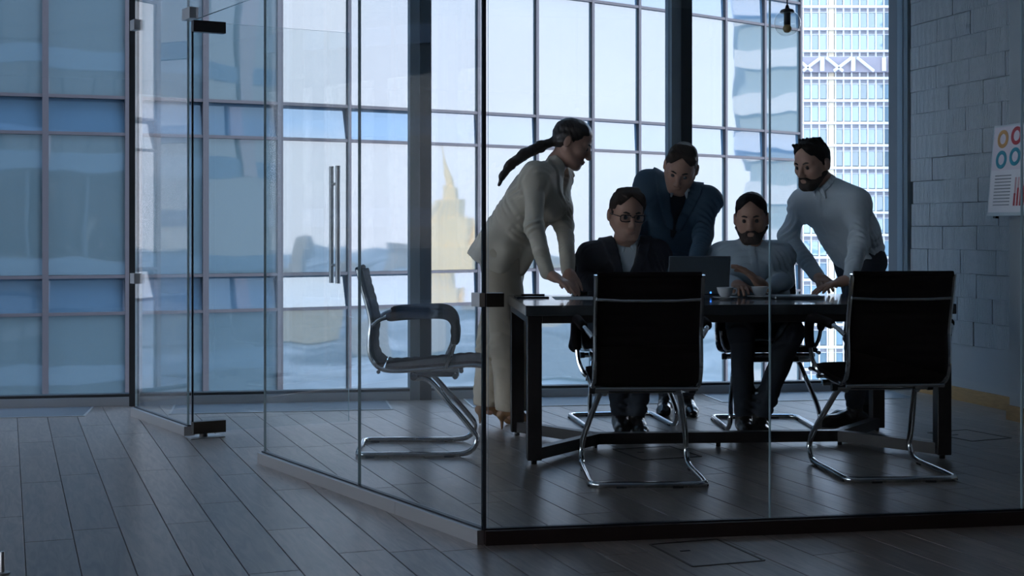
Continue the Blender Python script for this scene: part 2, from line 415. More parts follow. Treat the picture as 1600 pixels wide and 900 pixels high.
# window wall
def wbox(mb, t0, t1, o0, o1, z0, z1):
    mb.hexa([W(t0, o0, z0), W(t1, o0, z0), W(t1, o1, z0), W(t0, o1, z0), W(t0, o0, z1), W(t1, o0, z1), W(t1, o1, z1), W(t0, o1, z1)])
def pane_obj(name, corners8, m, medge, parent, nrm):
    o = MB().hexa(corners8).build(name, m, parent); o.data.materials.append(medge)
    for p in o.data.polygons:
        p.material_index = 0 if abs(p.normal.dot(nrm)) > .8 else 1
    return o
TS = [-7.2, -5.4, -3.6, -1.8-.2, -0.55+.0, 0.80, 2.587, 4.329, 5.98]
TS = [-6.4, -4.6, -2.8, -1.0, 0.80, 2.587, 4.329, 5.98]
WID = {0.80: .06, 5.98: .10}
for i, t in enumerate(TS):
    w = WID.get(t, .135); last = i == len(TS)-1
    b = MB()
    if t == 0.80: wbox(b, t-w/2, t+w/2, -.02, .20, 0, ZC)
    else: wbox(b, t-w/2, t+w/2, 0.0, .16, 0, ZC)
    o = b.build('window_%d' % (i+1), M_framedark if t == 0.80 else M_frame)
    tag(o, ['dark post at the end window of the corridor', 'window bay of the corridor next to its end', 'wide window bay of the corridor', 'window bay left of the black post', 'window bay right of the black post by the glass door', 'window bay behind the woman in the cream suit', 'window bay behind the man in shirt sleeves', 'window frame at the white block wall'][i], 'window', kind='structure')
    if t in (2.587, 4.329):   # stepped inner face with a darker cover strip
        c2 = MB(); wbox(c2, t-.005, t+w/2+.002, -.012, 0.0, 0, ZC); c2.build('cover_strip', M_framedark, o)
    if not last:
        a, e = t+w/2, TS[i+1]-WID.get(TS[i+1], .135)/2
        c2 = MB(); wbox(c2, a, e, 0, .12, 0, .055); c2.build('bottom_rail', M_sill, o)
        c2 = MB(); wbox(c2, a, e, .02, .10, .055, .072); c2.build('glazing_bead', M_framedark, o)
        c2 = MB(); wbox(c2, a, e, 0, .12, ZC-.08, ZC); c2.build('top_rail', M_frame, o)
        pane_obj('pane', [W(a, .055, .06), W(e, .055, .06), W(e, .079, .06), W(a, .079, .06), W(a, .055, ZC-.07), W(e, .055, ZC-.07), W(e, .079, ZC-.07), W(a, .079, ZC-.07)], M_winpane, M_gasket, o, WM)
b = MB(); wbox(b, -7.6, -6.4, 0, .2, -.3, ZC); tag(b.build('wall_window', M_back), 'short white wall at the far end of the windows', 'wall', kind='structure')

# convector grilles sunk in the floor before the windows
for t0, t1, lab in ((-1.9, .56, 'steel floor grille left of the black window post'), (1.04, 2.37, 'steel floor grille behind the open glass door'), (2.86, 4.20, 'steel floor grille behind the seated man in the dark suit'), (4.46, 5.78, 'steel floor grille behind the man in shirt sleeves')):
    g = thing('floor_grille', W((t0+t1)/2, -.235, 0), 0, lab, 'grille', 'floor grilles along the windows')
    b = MB(); wbox(b, t0, t1, -.46, -.448, 0.0, .004); wbox(b, t0, t1, -.022, -.010, 0.0, .004); wbox(b, t0, t0+.012, -.448, -.022, 0.0, .004); wbox(b, t1-.012, t1, -.448, -.022, 0.0, .004)
    b.build('frame', M_alu, g)
    b = MB(); n = 30
    for i in range(n):
        o0 = -.446+i*(.422/n); wbox(b, t0+.012, t1-.012, o0, o0+.0105, 0.0003, .0032)
    sl = b.build('slats', M_grille, g); sl['kind'] = 'stuff'

# ------------------------------------------------------------------ glass partition
C0 = Vector((-0.096, 4.919, 0)); LD = Vector((-0.532, 0.847, 0)).normalized(); LN = Vector((LD.y, -LD.x, 0))     # left run; LN points into the glass room
FD = Vector((0.986, 0.169, 0)).normalized(); FN = Vector((-FD.y, FD.x, 0))
def run(D, N, s, o=0.0, z=0.0): return C0 + D*s + N*o + Vector((0, 0, z))
def rbox(mb, D, N, s0, s1, o0, o1, z0, z1):
    p = [(s0, o0), (s1, o0), (s1, o1), (s0, o1)]
    mb.hexa([run(D, N, s, o, z0) for s, o in p]+[run(D, N, s, o, z1) for s, o in p]); return mb
def rpane(name, D, N, s0, s1, z0, z1, parent, th=.012, medge=None):
    p = [(s0, -th/2), (s1, -th/2), (s1, th/2), (s0, th/2)]
    return pane_obj(name, [run(D, N, s, o, z0) for s, o in p]+[run(D, N, s, o, z1) for s, o in p], M_pane, medge or M_edge, parent, N)
M_darkrail = mat('dark brown rail', (0.035, 0.022, 0.020), 0.4, 0.2)
def glass_wall(name, D, N, spans, rails, label, m_rail=M_alu):
    root = rbox(MB(), D, N, rails[0][0], rails[0][1], -.03, .03, 0, .05).build(name, m_rail); tag(root, label, 'glass wall', kind='structure')
    for a, e in rails[1:]: rbox(MB(), D, N, a, e, -.03, .03, 0, .05).build('base_rail', M_alu, root)
    for a, e in rails:
        rbox(MB(), D, N, a, e, -.010, .010, .05, .056).build('gasket', M_gasket, root)
    for a, e in spans: rpane('pane', D, N, a, e, .05, ZC, root)
    rbox(MB(), D, N, spans[0][0], spans[-1][1], -.03, .03, ZC-.05, ZC).build('top_rail', M_alu, root)
    return root
gl = glass_wall('wall_glass_side', LD, LN, [(.012, .990), (.994, 2.00), (3.07, 3.98)], [(0, .62), (.622, 2.02), (3.05, 3.99)], 'frameless glass partition with the open door, running back to the windows')
gf = glass_wall('wall_glass_front', FD, FN, [(.012, 1.042), (1.046, 2.028), (2.032, 3.52)], [(0.0, 3.55)], 'frameless glass partition in front of the meeting table', M_darkrail)
rpane('transom_pane', LD, LN, 2.004, 3.066, 2.205, ZC, gl)
MB().box(run(LD, LN, 0, 0, ZC/2+.025), (.012, .012, ZC-.05)).build('corner_joint', M_gasket, gf)
for z in (2.205+.03,): pass
# fittings on the partition
def fit(nm, s0, s1, z0, z1, m, D=LD, N=LN, th=.024, par=gl): return rbox(MB(), D, N, s0, s1, -th, th, z0, z1).build(nm, m, par)
fit('patch_fitting', 2.98, 3.10, 2.215, 2.275, M_alu)
fit('patch_fitting', 2.0-.07, 2.07, 2.215, 2.275, M_bronze)
for z in (.855-.026+.0, 2.43): 
    fit('clamp', -.006, .05, z, z+.048, M_alu); fit('clamp', .004, .065, z, z+.048, M_bronze, FD, FN, .026, gf)
for z in (.78, 2.27): fit('post_bracket', 3.94, 4.02, z, z+.06, M_alu)
# the door leaf, swung into the room on its floor pivot
DP = GR(318, 683); DE = GR(545, 666); DD = (DE-DP).normalized(); DNn = Vector((-DD.y, DD.x, 0)); DL = (DE-DP).length
def dbox(mb, s0, s1, o0, o1, z0, z1):
    p = [(s0, o0), (s1, o0), (s1, o1), (s0, o1)]
    mb.hexa([DP+DD*s+DNn*o+Vector((0,0,z0)) for s, o in p]+[DP+DD*s+DNn*o+Vector((0,0,z1)) for s, o in p]); return mb
door = dbox(MB(), -.06, .115, -.022, .022, .022, .085).build('door_1', M_bronze); tag(door, 'glass door standing open on its floor pivot with long bar handles', 'door', kind='structure')
p = [(-.055, -.005), (DL, -.005), (DL, .005), (-.055, .005)]
po = pane_obj('pane', [DP+DD*s+DNn*o+Vector((0,0,.03)) for s, o in p]+[DP+DD*s+DNn*o+Vector((0,0,2.195)) for s, o in p], M_pane, M_edge, door, DNn)
dbox(MB(), -.064, -.056, -.006, .006, .085, 2.14).build('hinge_seal', M_gasket, door)
dbox(MB(), -.06, .115, -.022, .022, 2.14, 2.20).build('top_patch', M_blackmetal, door)
MB().lathe([(.022, .004), (.022, .024)], DP, 16).build('pivot', M_blackmetal, door)
dbox(MB(), -.085, .10, -.06, .06, 0, .004).build('floor_plate', M_alu, door)
for sgn in (-1, 1):
    q = DP+DD*(DL-.085)+DNn*(.045*sgn)
    h = MB().tube([q+Vector((0,0,.80)), q+Vector((0,0,1.45))], .0135, 12).build('handle', M_handle, door, True)
    for z in (.90, 1.35): MB().tube([q+Vector((0,0,z)), q-DNn*(.045*sgn)+Vector((0,0,z))], .008, 10).build('handle_post', M_handle, h, True)

# small post on the corridor floor at the edge of the picture
pq = GR(3.5, 897); t = thing('door_stop', pq, 0, 'small steel door stop on the corridor planks', 'door stop')
LB().lathe([(.024, 0), (.024, .006), (.011, .008)], (0,0,0), 16).build('base_plate', M_alu, t, True)
LB().lathe([(.0075, .006), (.0075, .070), (.006, .072)], (0,0,0), 14).build('post', M_alu, t, True)

# access hatches let into the planks
def hatch(pts, lab):
    P = [GR(*p) for p in pts]; c = sum(P, Vector())/4
    u = ((P[1]-P[0])+(P[2]-P[3])); w = u.length/2; u.normalize(); v = Vector((-u.y, u.x, 0)); d = (((P[0]-P[3])+(P[1]-P[2]))/2).dot(v); d = abs(d)
    t = thing('floor_hatch', c, math.atan2(u.y, u.x), lab, 'floor hatch', 'access hatches in the planks')
    f = .008
    b = LB().box((0, d/2, .0015), (w, f, .003)).box((0, -d/2, .0015), (w, f, .003)).box((w/2, 0, .0015), (f, d, .003)).box((-w/2, 0, .0015), (f, d, .003)); b.build('frame', M_blackmetal if len(lab) % 2 else M_bronze, t)
    LB().box((0, 0, .0005), (w-.012, d-.012, .001)).build('lid', M_plank, t)
    LB().box((-w*.22, d*.12, .002), (.035, .010, .002)).build('lift_slot', M_blackmetal, t)
hatch([(1014, 851), (1118, 843.5), (1197, 875.5), (1084, 886)], 'square floor hatch outside the front glass')
hatch([(958, 702), (1062, 697), (1080, 714), (1005, 719.5)], 'square floor hatch under the table')
hatch([(1454, 676), (1513, 671.5), (1577, 685), (1514, 690)], 'square floor hatch beside the plaster pier')

# ------------------------------------------------------------------ the city outside
M_fg = facade_mat('coated facade glass', (0.92, 0.90, 0.93), (0.125, 0.178, 0.192), .19, .009, .5)
M_sp = facade_mat('blue spandrel glass', (0.86, 0.88, 0.94), (0.075, 0.14, 0.20), .21, .006, .5)
M_mul = mat('facade mullion', (0.14, 0.12, 0.125), .5, .4)
M_dark = mat('facade core', (0.06, 0.08, 0.09), .7)
def smap(x): return 283 - .0387*(x-100) - 2.68e-5*(x-100)**2       # storey height in pixels along the curved facade
ST = 3.9
MX = [71, 200, 321, 437, 545, 650, 747, 838, 925, 998, 1066, 1133, 1194, 1250]
FP = [Vector(((x-CX)/F*(ST*F/smap(x)), ST*F/smap(x), 0)) for x in MX]
ang = math.atan2(FP[1].y-FP[0].y, FP[1].x-FP[0].x)
for i in range(9):
    ang -= math.radians(1.7); FP.insert(0, FP[0]-Vector((math.cos(ang), math.sin(ang), 0))*1.72)
bld = thing('office_building', (FP[9].x, FP[9].y, -62), 0, 'blue glass office building with a curved facade across the street', 'building')
zb = 62.0
def add(nm, me, p, rz): return child(nm, me, bld, (p.x-FP[9].x, p.y-FP[9].y, p.z+zb), rz)
rows = range(-2, 3)
for i in range(len(FP)-1):
    a, e = FP[i], FP[i+1]; L = (e-a).length; rz = math.atan2(e.y-a.y, e.x-a.x); mid = (a+e)/2
    gw = LB().box((0, .03, 0), (L-.10, .04, 3.02)).mesh('window_pane', M_fg)
    hs, tl = .375, (.11 if i < 14 else .02)      # spandrels lean back a little
    gs = LB().hexa([(-L/2+.05, .02, -hs), (L/2-.05, .02, -hs), (L/2-.05, .08, -hs), (-L/2+.05, .08, -hs), (-L/2+.05, .02+tl, hs), (L/2-.05, .02+tl, hs), (L/2-.05, .08+tl, hs), (-L/2+.05, .08+tl, hs)]).mesh('spandrel_pane', M_sp)
    for k in rows:
        add('window_pane', gw, mid+Vector((0, 0, .067+1.55+ST*k)), rz)
        add('spandrel_pane', gs, mid+Vector((0, 0, -.33+ST*k)), rz)
for i in range(len(FP)):
    a = FP[i]; d = (FP[min(i+1, len(FP)-1)]-FP[max(i-1, 0)]); rz = math.atan2(d.y, d.x)
    wd = .13 if MX[0] and i < 13 else .085
    add('mullion', LB().box((0, .0, 0), (wd, .12, 5*ST+.4)).mesh('mullion', M_mul), a+Vector((0, 0, .0+ST*.4)), rz)
for k in range(-2, 4):
    for z in (.067, -.733):
        b = LB()
        for i in range(len(FP)-1):
            a, e = FP[i], FP[i+1]; n = Vector((e.y-a.y, -(e.x-a.x), 0)).normalized()
            q = [a+n*.05, e+n*.05, e-n*.08, a-n*.08]
            b.hexa([Vector((p.x-FP[9].x, p.y-FP[9].y, zb+z+ST*k-.035)) for p in q]+[Vector((p.x-FP[9].x, p.y-FP[9].y, zb+z+ST*k+.035)) for p in q])
        child('transom', b.mesh('transom', M_mul), bld)
back = [p+Vector((-12, 26, 0)) for p in FP]
def wallband(z0, z1, m, nm, off):
    b = LB()
    for i in range(len(FP)-1):
        a, e = FP[i], FP[i+1]; n = Vector((e.y-a.y, -(e.x-a.x), 0)).normalized()
        q = [a+n*off, e+n*off, e-n*.5, a-n*.5]
        b.hexa([Vector((p.x-FP[9].x, p.y-FP[9].y, z0+zb)) for p in q]+[Vector((p.x-FP[9].x, p.y-FP[9].y, z1+zb)) for p in q])
    child(nm, b.mesh(nm, m), bld)
wallband(11.0+.067, 42, M_fg, 'upper_facade', .03)
wallband(-62, -8.6, M_fg, 'lower_facade', .03)
b = LB()
p0, p1 = FP[0], FP[-1]; q = [p0+Vector((-.3, .3, 0)), p1+Vector((-.35, .3, 0)), p1+Vector((-6, 26, 0)), p0+Vector((-6, 26, 0))]
qq = [Vector((p.x-FP[9].x, p.y-FP[9].y, 0)) for p in q]
core = LB()
for i in range(len(FP)-1):
    a, e = FP[i], FP[i+1]; n = Vector((e.y-a.y, -(e.x-a.x), 0)).normalized()
    r4 = [a-n*.13, e-n*.13, e+Vector((-8, 22, 0)), a+Vector((-8, 22, 0))]
    core.hexa([Vector((p.x-FP[9].x, p.y-FP[9].y, 0)) for p in r4]+[Vector((p.x-FP[9].x, p.y-FP[9].y, zb+42)) for p in r4])
child('core', core.mesh('core', M_dark), bld)

# pale tower with white floor bands beyond the curved facade
TY = 250.0; PM = F/TY
M_tband = mat('white floor band', (0.80, 0.78, 0.80), .6)
M_twin = facade_mat('tower window', (0.78, 0.86, 0.92), (0.20, 0.30, 0.35), .14, .01, .8, rnd=.9)
M_twall = mat('tower back wall', (0.42, 0.43, 0.47), .7)
M_twarm = mat('cream tower strip', (0.72, 0.60, 0.44), .7)
def tx(x): return (x-CX)/PM
def tz(y): return CAMH + (HZ-y)/PM
tw = thing('glass_tower', (tx(1330), TY, -62), 0, 'pale glass tower with white floor bands and a braced storey', 'building')
def tbox(nm, x0, x1, y0, y1, d0, d1, m): # pixel rectangle, depth in front of the wall plane
    b = MB(); X0, X1, Z0, Z1 = tx(x0), tx(x1), tz(y1), tz(y0)
    b.box(((X0+X1)/2, TY-(d0+d1)/2, (Z0+Z1)/2), (X1-X0, d1-d0, Z1-Z0)); return b.build(nm, m, tw)
X0p, X1p = 1216, 1393
tbox('body', X0p, X1p, -420, 900, -24, 0, M_twall)
b = MB(); b.box((tx(1416), TY+8, (tz(-420)+tz(900))/2), (tx(1440)-tx(1392), 28, tz(-420)-tz(900))); b.build('rear_wing', M_twall, tw)
bands = [11.5-34.5*k for k in range(1, 4)]+[11.5, 46, 80.5]+[123+34.9*k for k in range(0, 17)]
for y in bands:
    tbox('floor_band', X0p, X1p, y-1.9, y+1.9, 0, 1.0, M_tband)
    tbox('transom', X0p, X1p, y+8.2, y+9.0, 0, .6, M_tband)
cols = [X0p+12.6*k for k in range(0, 15)]
shared = {}
for y in bands[:-1]:
    if abs(y-80.5) < 1: continue
    for i, x in enumerate(cols[:-1]):
        if i == 6: continue
        w, h = 12.6*.74/PM, 22.0/PM
        if 'p' not in shared: shared['p'] = LB().box((0, 0, 0), (w, .3, h)).mesh('window_pane', M_twin)
        child('window_pane', shared['p'], tw, (tx(x+6.3)-tx(1330), -.25, tz(y+20.5)+62))
for i, x in enumerate(cols):
    tbox('tower_mullion', x-.9, x+.9, -420, 900, 0, .7, M_tband)
tbox('cream_strip', cols[6]+2, cols[7]-2, -420, 900, 0, .5, M_twarm)
tbox('braced_storey', X0p, X1p, 90, 114, 0, 1.3, mat('brace recess', (0.36, 0.32, 0.35), .7))
def brace(x0, y0, x1, y1, w=5):
    b = MB(); b.tube([Vector((tx(x0), TY-2.0, tz(y0))), Vector((tx(x1), TY-2.0, tz(y1)))], w/PM/2, 6); b.build('brace', M_tband, tw)
for x in (1281, 1329, 1377, 1233): brace(x, 92, x, 113, 7)
for x in (1281, 1329, 1233): brace(x-2+0, 92, x-30, 113) ; brace(x+6, 92, x+32, 113)
for k in range(-6, 20):
    y = 31+33.0*k
    b = MB(); b.box((tx(1405), TY-6.5+.2, tz(y)), (tx(1424)-tx(1393), 1.4, 3.4/PM)); b.build('wing_band', M_tband, tw)
for k in range(3):
    b = MB(); b.box((tx(1398+7*k), TY-6.2, (tz(-420)+tz(900))/2), (1.2/PM, .8, tz(-420)-tz(900))); b.build('wing_mullion', M_tband, tw)

# a second banded tower to the right, seen only mirrored in the curved facade
M_t2 = mat('banded tower wall', (0.36, 0.42, 0.46), .5)
t2 = thing('banded_tower', (150, 62, -62), 0, 'pale banded tower mirrored in the curved facade beside the white floor band tower', 'building')
LB().box((0, 0, 62), (34, 40, 160)).build('body', M_t2, t2)
for k in range(30):
    LB().box((0, 0, 4+ST*1.35*k), (36, 42, 2.2)).build('floor_band', M_tband, t2)

# sunlit tiered tower mirrored in the facade, seen between the woman and the side glass
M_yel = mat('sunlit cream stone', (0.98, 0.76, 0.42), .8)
M_yel2 = mat('darker window strip', (0.62, 0.56, 0.42), .8)  # strips in a darker tone than the stone
def mirrored(x, i, dist):        # where facade panel i shows something at pixel column x
    a, e = FP[i+9], FP[i+10]; d = Vector(((x-CX)/F, 1, 0)).normalized(); tg = (e-a).normalized(); n = Vector((tg.y, -tg.x, 0))
    t = (a.dot(n))/d.dot(n); q = d*t; r = d-n*2*d.dot(n); return q+r*dist, r
yp, yd = mirrored(694, 5, 1466); yp.z = -60; yr = math.atan2(-yd.y, -yd.x)+math.radians(12)
yt = thing('tiered_tower', yp, yr, 'cream tiered tower with a spire mirrored in the curved facade', 'building')
yt.scale = (1, 1, 1.16)
def ybox(nm, w, d, z0, z1, m=M_yel): return LB().box((0, 0, (z0+z1)/2), (d, w, z1-z0)).build(nm, m, yt)
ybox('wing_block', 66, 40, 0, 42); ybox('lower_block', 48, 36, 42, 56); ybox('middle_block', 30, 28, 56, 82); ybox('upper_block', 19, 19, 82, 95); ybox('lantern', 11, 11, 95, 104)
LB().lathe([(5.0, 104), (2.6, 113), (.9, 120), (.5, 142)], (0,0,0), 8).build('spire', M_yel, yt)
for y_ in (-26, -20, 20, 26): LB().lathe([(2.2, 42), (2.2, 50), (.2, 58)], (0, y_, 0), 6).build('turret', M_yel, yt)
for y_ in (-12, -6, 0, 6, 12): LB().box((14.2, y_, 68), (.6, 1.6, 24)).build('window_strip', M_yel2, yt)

# pale tower and low blocks around it, mirrored as well
M_lowr = [mat('city wall %d' % i, tuple(q*.62 for q in c), .8) for i, c in enumerate([(0.50, 0.47, 0.46), (0.60, 0.58, 0.58), (0.42, 0.40, 0.42), (0.66, 0.60, 0.50)])]
g = bpy.data.objects
rr = random.Random(5)
lows = []
for i in range(260):
    D = rr.uniform(150, 2300); a = math.radians(rr.uniform(-52, -3)); p = Vector((D*math.cos(a), 30+D*math.sin(a), -61))
    if (p-yp).length < 120 or any((p-q_).length < 66 for q_ in lows) or (p-Vector((150, 62, -61))).length < 70: continue
    lows.append(p)
    if len(lows) > 90: break
    w, d, h = rr.uniform(18, 50), rr.uniform(14, 30), rr.uniform(8, 20)*(1+D/1500)
    o = thing('city_block', p, rr.uniform(0, 3), 'low city block on the plain below the towers', 'building', 'low blocks of the city below')
    LB().box((0, 0, h/2), (w, d, h)).build('wall', M_lowr[i % 4], o); LB().box((0, 0, h+.6), (w*.96, d*.96, 1.2)).build('roof', M_lowr[(i+1) % 4], o)
def ground_mat():
    m, n, l, b = new_mat('city ground')
    tc = n.new('ShaderNodeTexCoord'); nz = n.new('ShaderNodeTexNoise'); nz.inputs['Scale'].default_value = .012; nz.inputs['Detail'].default_value = 8; nz.inputs['Distortion'].default_value = 1.5
    l.new(tc.outputs['Object'], nz.inputs[0]); rp = n.new('ShaderNodeValToRGB'); l.new(nz.outputs[0], rp.inputs[0])
    rp.color_ramp.elements[0].position = .38; rp.color_ramp.elements[0].color = (0.20, 0.22, 0.25, 1); rp.color_ramp.elements[1].position = .62; rp.color_ramp.elements[1].color = (0.62, 0.64, 0.68, 1)
    l.new(rp.outputs[0], b.inputs['Base Color']); b.inputs['Roughness'].default_value = .9
    return m
tag(MB().box((0, 0, -62.5), (7000, 7000, 1)).build('ground', ground_mat()), 'city ground far below the windows', 'ground', kind='structure')

# the rest of our own building, mirrored in the left part of the facade
M_own = facade_mat('own facade glass', (0.5, 0.6, 0.66), (0.07, 0.09, 0.10), .25, .02, .4)
M_own2 = mat('own facade band', (0.24, 0.34, 0.42), .7)
M_own3 = mat('own facade pier', (0.62, 0.50, 0.46), .7)
ow = MB(); wbox(ow, -40, 17, -.0, .16, ZC+.0, 34)
own = ow.build('wall_exterior', M_own); tag(own, 'outer skin of the office building above the windows', 'wall', kind='structure')
b = MB(); wbox(b, -40, 17, 0, .16, -62, -.31); b.build('lower_skin', M_own, own)
b = MB(); wbox(b, -40, -7.6, 0, .16, -.31, ZC); wbox(b, 6.15, 17, 0, .16, -.31, ZC); b.build('level_skin', M_own, own)
b = MB(); wbox(b, 16.8, 17, -24, 0, -62, 34); b.build('end_wall', M_own2, own)
for k in range(-4, 8):
    b = MB(); wbox(b, -40, 17, .16, .28, ZC+.0+ST*k, ZC+.7+ST*k); b.build('floor_band', M_own2, own)
for k in range(-11, 5):
    b = MB(); wbox(b, 0.8+k*3.5-.3, 0.8+k*3.5+.3, .16, .40, ZC, 34); b.build('pier', M_own3, own)

# unseen banded block, added to cover bright sky mirrored in the side glass
nb = thing('added_side_block', (-56, 40, -62), 0, 'unseen blue banded block added to darken the reflection in the side glass', 'building')
LB().box((0, 0, 51), (16, 56, 102)).build('body', facade_mat('side block glass', (0.8, 0.84, 0.9), (0.06, 0.09, 0.11), .09, .01, .4), nb)
for k in range(26): LB().box((0, 0, 1.2+ST*k), (16.4, 56.4, .8)).build('spandrel_band', mat('side block band', (0.10, 0.15, 0.21), .5), nb)
for k in range(17): LB().box((8.2, -27+3.4*k, 51), (.3, .16, 102)).build('mullion', M_mul, nb)
for k in range(5): LB().box((-7.5+3.4*k, -28.2, 51), (.16, .3, 102)).build('mullion', M_mul, nb)

# ------------------------------------------------------------------ furniture
M_leather = mat('black leather', (0.011, 0.008, 0.008), .7, spec=.02, bump=.12, bscale=140)
M_mesh = mat('black sling fabric', (0.014, 0.010, 0.010), .6)
M_glide = mat('black plastic', (0.012, 0.012, 0.012), .5)
M_top = mat('dark grey table top', (0.045, 0.05, 0.055), .16, coat=.4)
M_tedge = mat('table edge band', (0.06, 0.065, 0.07), .4)
M_steel = mat('table steel', (0.015, 0.012, 0.012), .42)

# conference table
TU = Vector((0.9966, 0.0819, 0)); TV = Vector((-0.0819, 0.9966, 0)); TO = Vector((0.0623, 6.53, 0)); TL, TD, TH = 2.06, 1.05, .745
trz = math.atan2(TU.y, TU.x)
table = thing('conference_table', TO+TU*TL/2+TV*TD/2, trz, 'long dark grey meeting table on a black steel frame', 'table')
hl, hd = TL/2, TD/2
LB().box((0, 0, TH-.0245), (TL, TD, .049), bev=.003).build('tabletop', M_top, table)
lw = .068
for sx in (-1, 1):
    for sy in (-1, 1):
        LB().box((sx*(hl-.012-lw/2), sy*(hd-.03-lw/2), (.02+TH-.049)/2), (lw, lw, TH-.049-.02), bev=.003).build('leg', M_steel, table)
        LB().lathe([(.014, 0), (.014, .022)], (sx*(hl-.012-lw/2), sy*(hd-.03-lw/2), 0), 10).build('levelling_foot', M_glide, table)
for sy in (-1, 1): LB().box((0, sy*(hd-.03-lw/2), TH-.049-.018), (TL-.024-2*lw, lw, .036), bev=.002).build('apron', M_steel, table)
for sx in (-1, 1): LB().box((sx*(hl-.012-lw/2), 0, TH-.049-.018), (lw, TD-.06-2*lw, .036), bev=.002).build('end_apron', M_steel, table)
nx = hl-.40
def bar(a, e, nm, w=.05, h=.055, z=.02):
    a, e = Vector((*a, 0)), Vector((*e, 0)); d = (e-a).normalized(); n = Vector((-d.y, d.x, 0))*w/2
    LB().hexa([(p.x, p.y, z) for p in (a-n, e-n, e+n, a+n)]+[(p.x, p.y, z+h) for p in (a-n, e-n, e+n, a+n)]).build(nm, M_steel, table)
bar((-nx, 0), (nx, 0), 'stretcher', .055)
for sx in (-1, 1):
    for sy in (-1, 1):
        bar((sx*(hl-.012-lw/2), sy*(hd-.03-lw/2)), (sx*(nx-.01), sy*.0), 'foot_bar', .05, .0545)
for x in (-nx, 0, nx): LB().lathe([(.012, 0), (.012, .022)], (x, 0, 0), 10).build('levelling_foot', M_glide, table)

# cantilever chair, facing +y, rear floor bar at y = 0
CG = 'cantilever chairs round the meeting table'
def make_chair():
    root = thing('cantilever_chair', (0, 0, 0), 0, 'black leather cantilever chair with chrome frame', 'chair', CG)
    prof = [(0.00, .905), (.018, .83), (.046, .73), (.062, .65), (.056, .57), (.058, .50), (.085, .445), (.135, .418), (.22, .415), (.40, .428), (.54, .44), (.615, .435)]
    pr = [(p.y, p.z) for p in smooth_path([Vector((0, y, z)) for y, z in prof], 5)]
    hw = .222
    rail = [(y, z) for y, z in pr]
    for s in (-1, 1):
        b = LB(); b.tube([(s*(hw+.006), y, z) for y, z in rail], .0105, 8); b.build('side_rail', M_chrome, root, True)
    # ribbed sling: back and seat in one sweep
    nn = len(pr)
    tot = [0]
    for i in range(1, nn): tot.append(tot[-1]+math.dist(pr[i], pr[i-1]))
    fine, K = [], 110
    for k in range(K+1):
        d = tot[-1]*k/K; i = max(j for j in range(nn) if tot[j] <= d+1e-9); i = min(i, nn-2); t = (d-tot[i])/(tot[i+1]-tot[i])
        fine.append((pr[i][0]+(pr[i+1][0]-pr[i][0])*t, pr[i][1]+(pr[i+1][1]-pr[i][1])*t))
    def sweep(k0, k1, nm, m):
        rows = []
        for k in range(k0, k1+1):
            y, z = fine[k]; a = fine[min(k+1, K)]; c = fine[max(k-1, 0)]; ty, tz_ = a[0]-c[0], a[1]-c[1]; L = math.hypot(ty, tz_) or 1
            ny, nz = -tz_/L, ty/L
            rows.append([(x, y+ny*(.012+.004*(1-(x/hw)**2)), z+nz*(.012+.004*(1-(x/hw)**2))) for x in [hw*q/4 for q in range(-4, 5)]])
        def th(i, j): return .026+.007*abs(math.sin((k0+i)*math.pi/5)) if 0 < j < 8 else .018
        b = LB(); b.sheet(rows, th); return b.build(nm, m, root, True)
    sweep(1, 56, 'backrest', M_leather); sweep(57, K-1, 'seat', M_leather)
    # head roll and the chrome spreader bars
    LB().tube([(-hw, .0, .905), (hw, .0, .905)], .0135, 10).build('top_roll', M_leather, root, True)
    LB().tube([(-hw, .012, .80), (-hw*.5, .004, .795), (hw*.5, .004, .795), (hw, .012, .80)], .008, 8).build('back_spreader', M_chrome, root, True)
    LB().tube([(-hw, .10, .41), (hw, .10, .41)], .010, 8).build('lumbar_spreader', M_chrome, root, True)
    LB().tube([(-hw-.01, .50, .413), (hw+.01, .50, .413)], .011, 8).build('seat_spreader', M_chrome, root, True)
    LB().box((0, .37, .388), (.30, .24, .022), bev=.004).build('seat_plate', M_blackmetal, root)
    for y_ in (.27, .47): LB().tube([(-.215, y_, .385), (.215, y_, .385)], .014, 10).build('cross_tube', M_chrome, root, True)
    for s in (-1, 1):
        ap = smooth_path([(s*.236, .072, .635), (s*.262, .115, .668), (s*.276, .20, .684), (s*.278, .36, .692), (s*.278, .435, .684), (s*.277, .470, .645), (s*.275, .472, .58), (s*.268, .452, .50), (s*.250, .430, .452), (s*.234, .425, .432)], 5)
        LB().tube(ap, .0105, 8).build('armrest_frame', M_chrome, root, True)
        LB().tube(ap[7:33], [.016]+[.0225]*24+[.016], 10).build('arm_pad', M_leather, root, True)
    # sled base: one tube from plate to plate
    left = [(-.165, .27, .372), (-.178, .34, .366), (-.205, .43, .27), (-.235, .535, .150), (-.243, .575, .085), (-.246, .545, .030), (-.246, .470, .0135), (-.246, .25, .0135), (-.246, .07, .0135), (-.238, .022, .0135), (-.205, .0, .0135)]
    L1 = smooth_path(left, 5); R1 = [Vector((-p.x, p.y, p.z)) for p in reversed(L1)]
    LB().tube(L1+R1, .0135, 10).build('base_tube', M_chrome, root, True)
    for s in (-1, 1):
        for y_ in (.06, .44): LB().box((s*.246, y_, .004), (.026, .045, .008)).build('glide', M_glide, root)
        LB().box((s*.12, .0, .004), (.045, .026, .008)).build('glide', M_glide, root)
        LB().lathe([(.017, -.012), (.017, .012)], (s*.222, .27, .385), 12, Matrix.Rotation(math.pi/2, 4, 'Y')).build('end_knob', M_blackmetal, root, True)
    return root
chair0 = make_chair()
def put_chair(o, loc, face, label):      # face: direction the sitter looks in plan
    o.location = (loc[0], loc[1], 0); o.rotation_euler = (0, 0, math.atan2(-face[0], face[1])); o['label'] = label
    return o
chairs = []
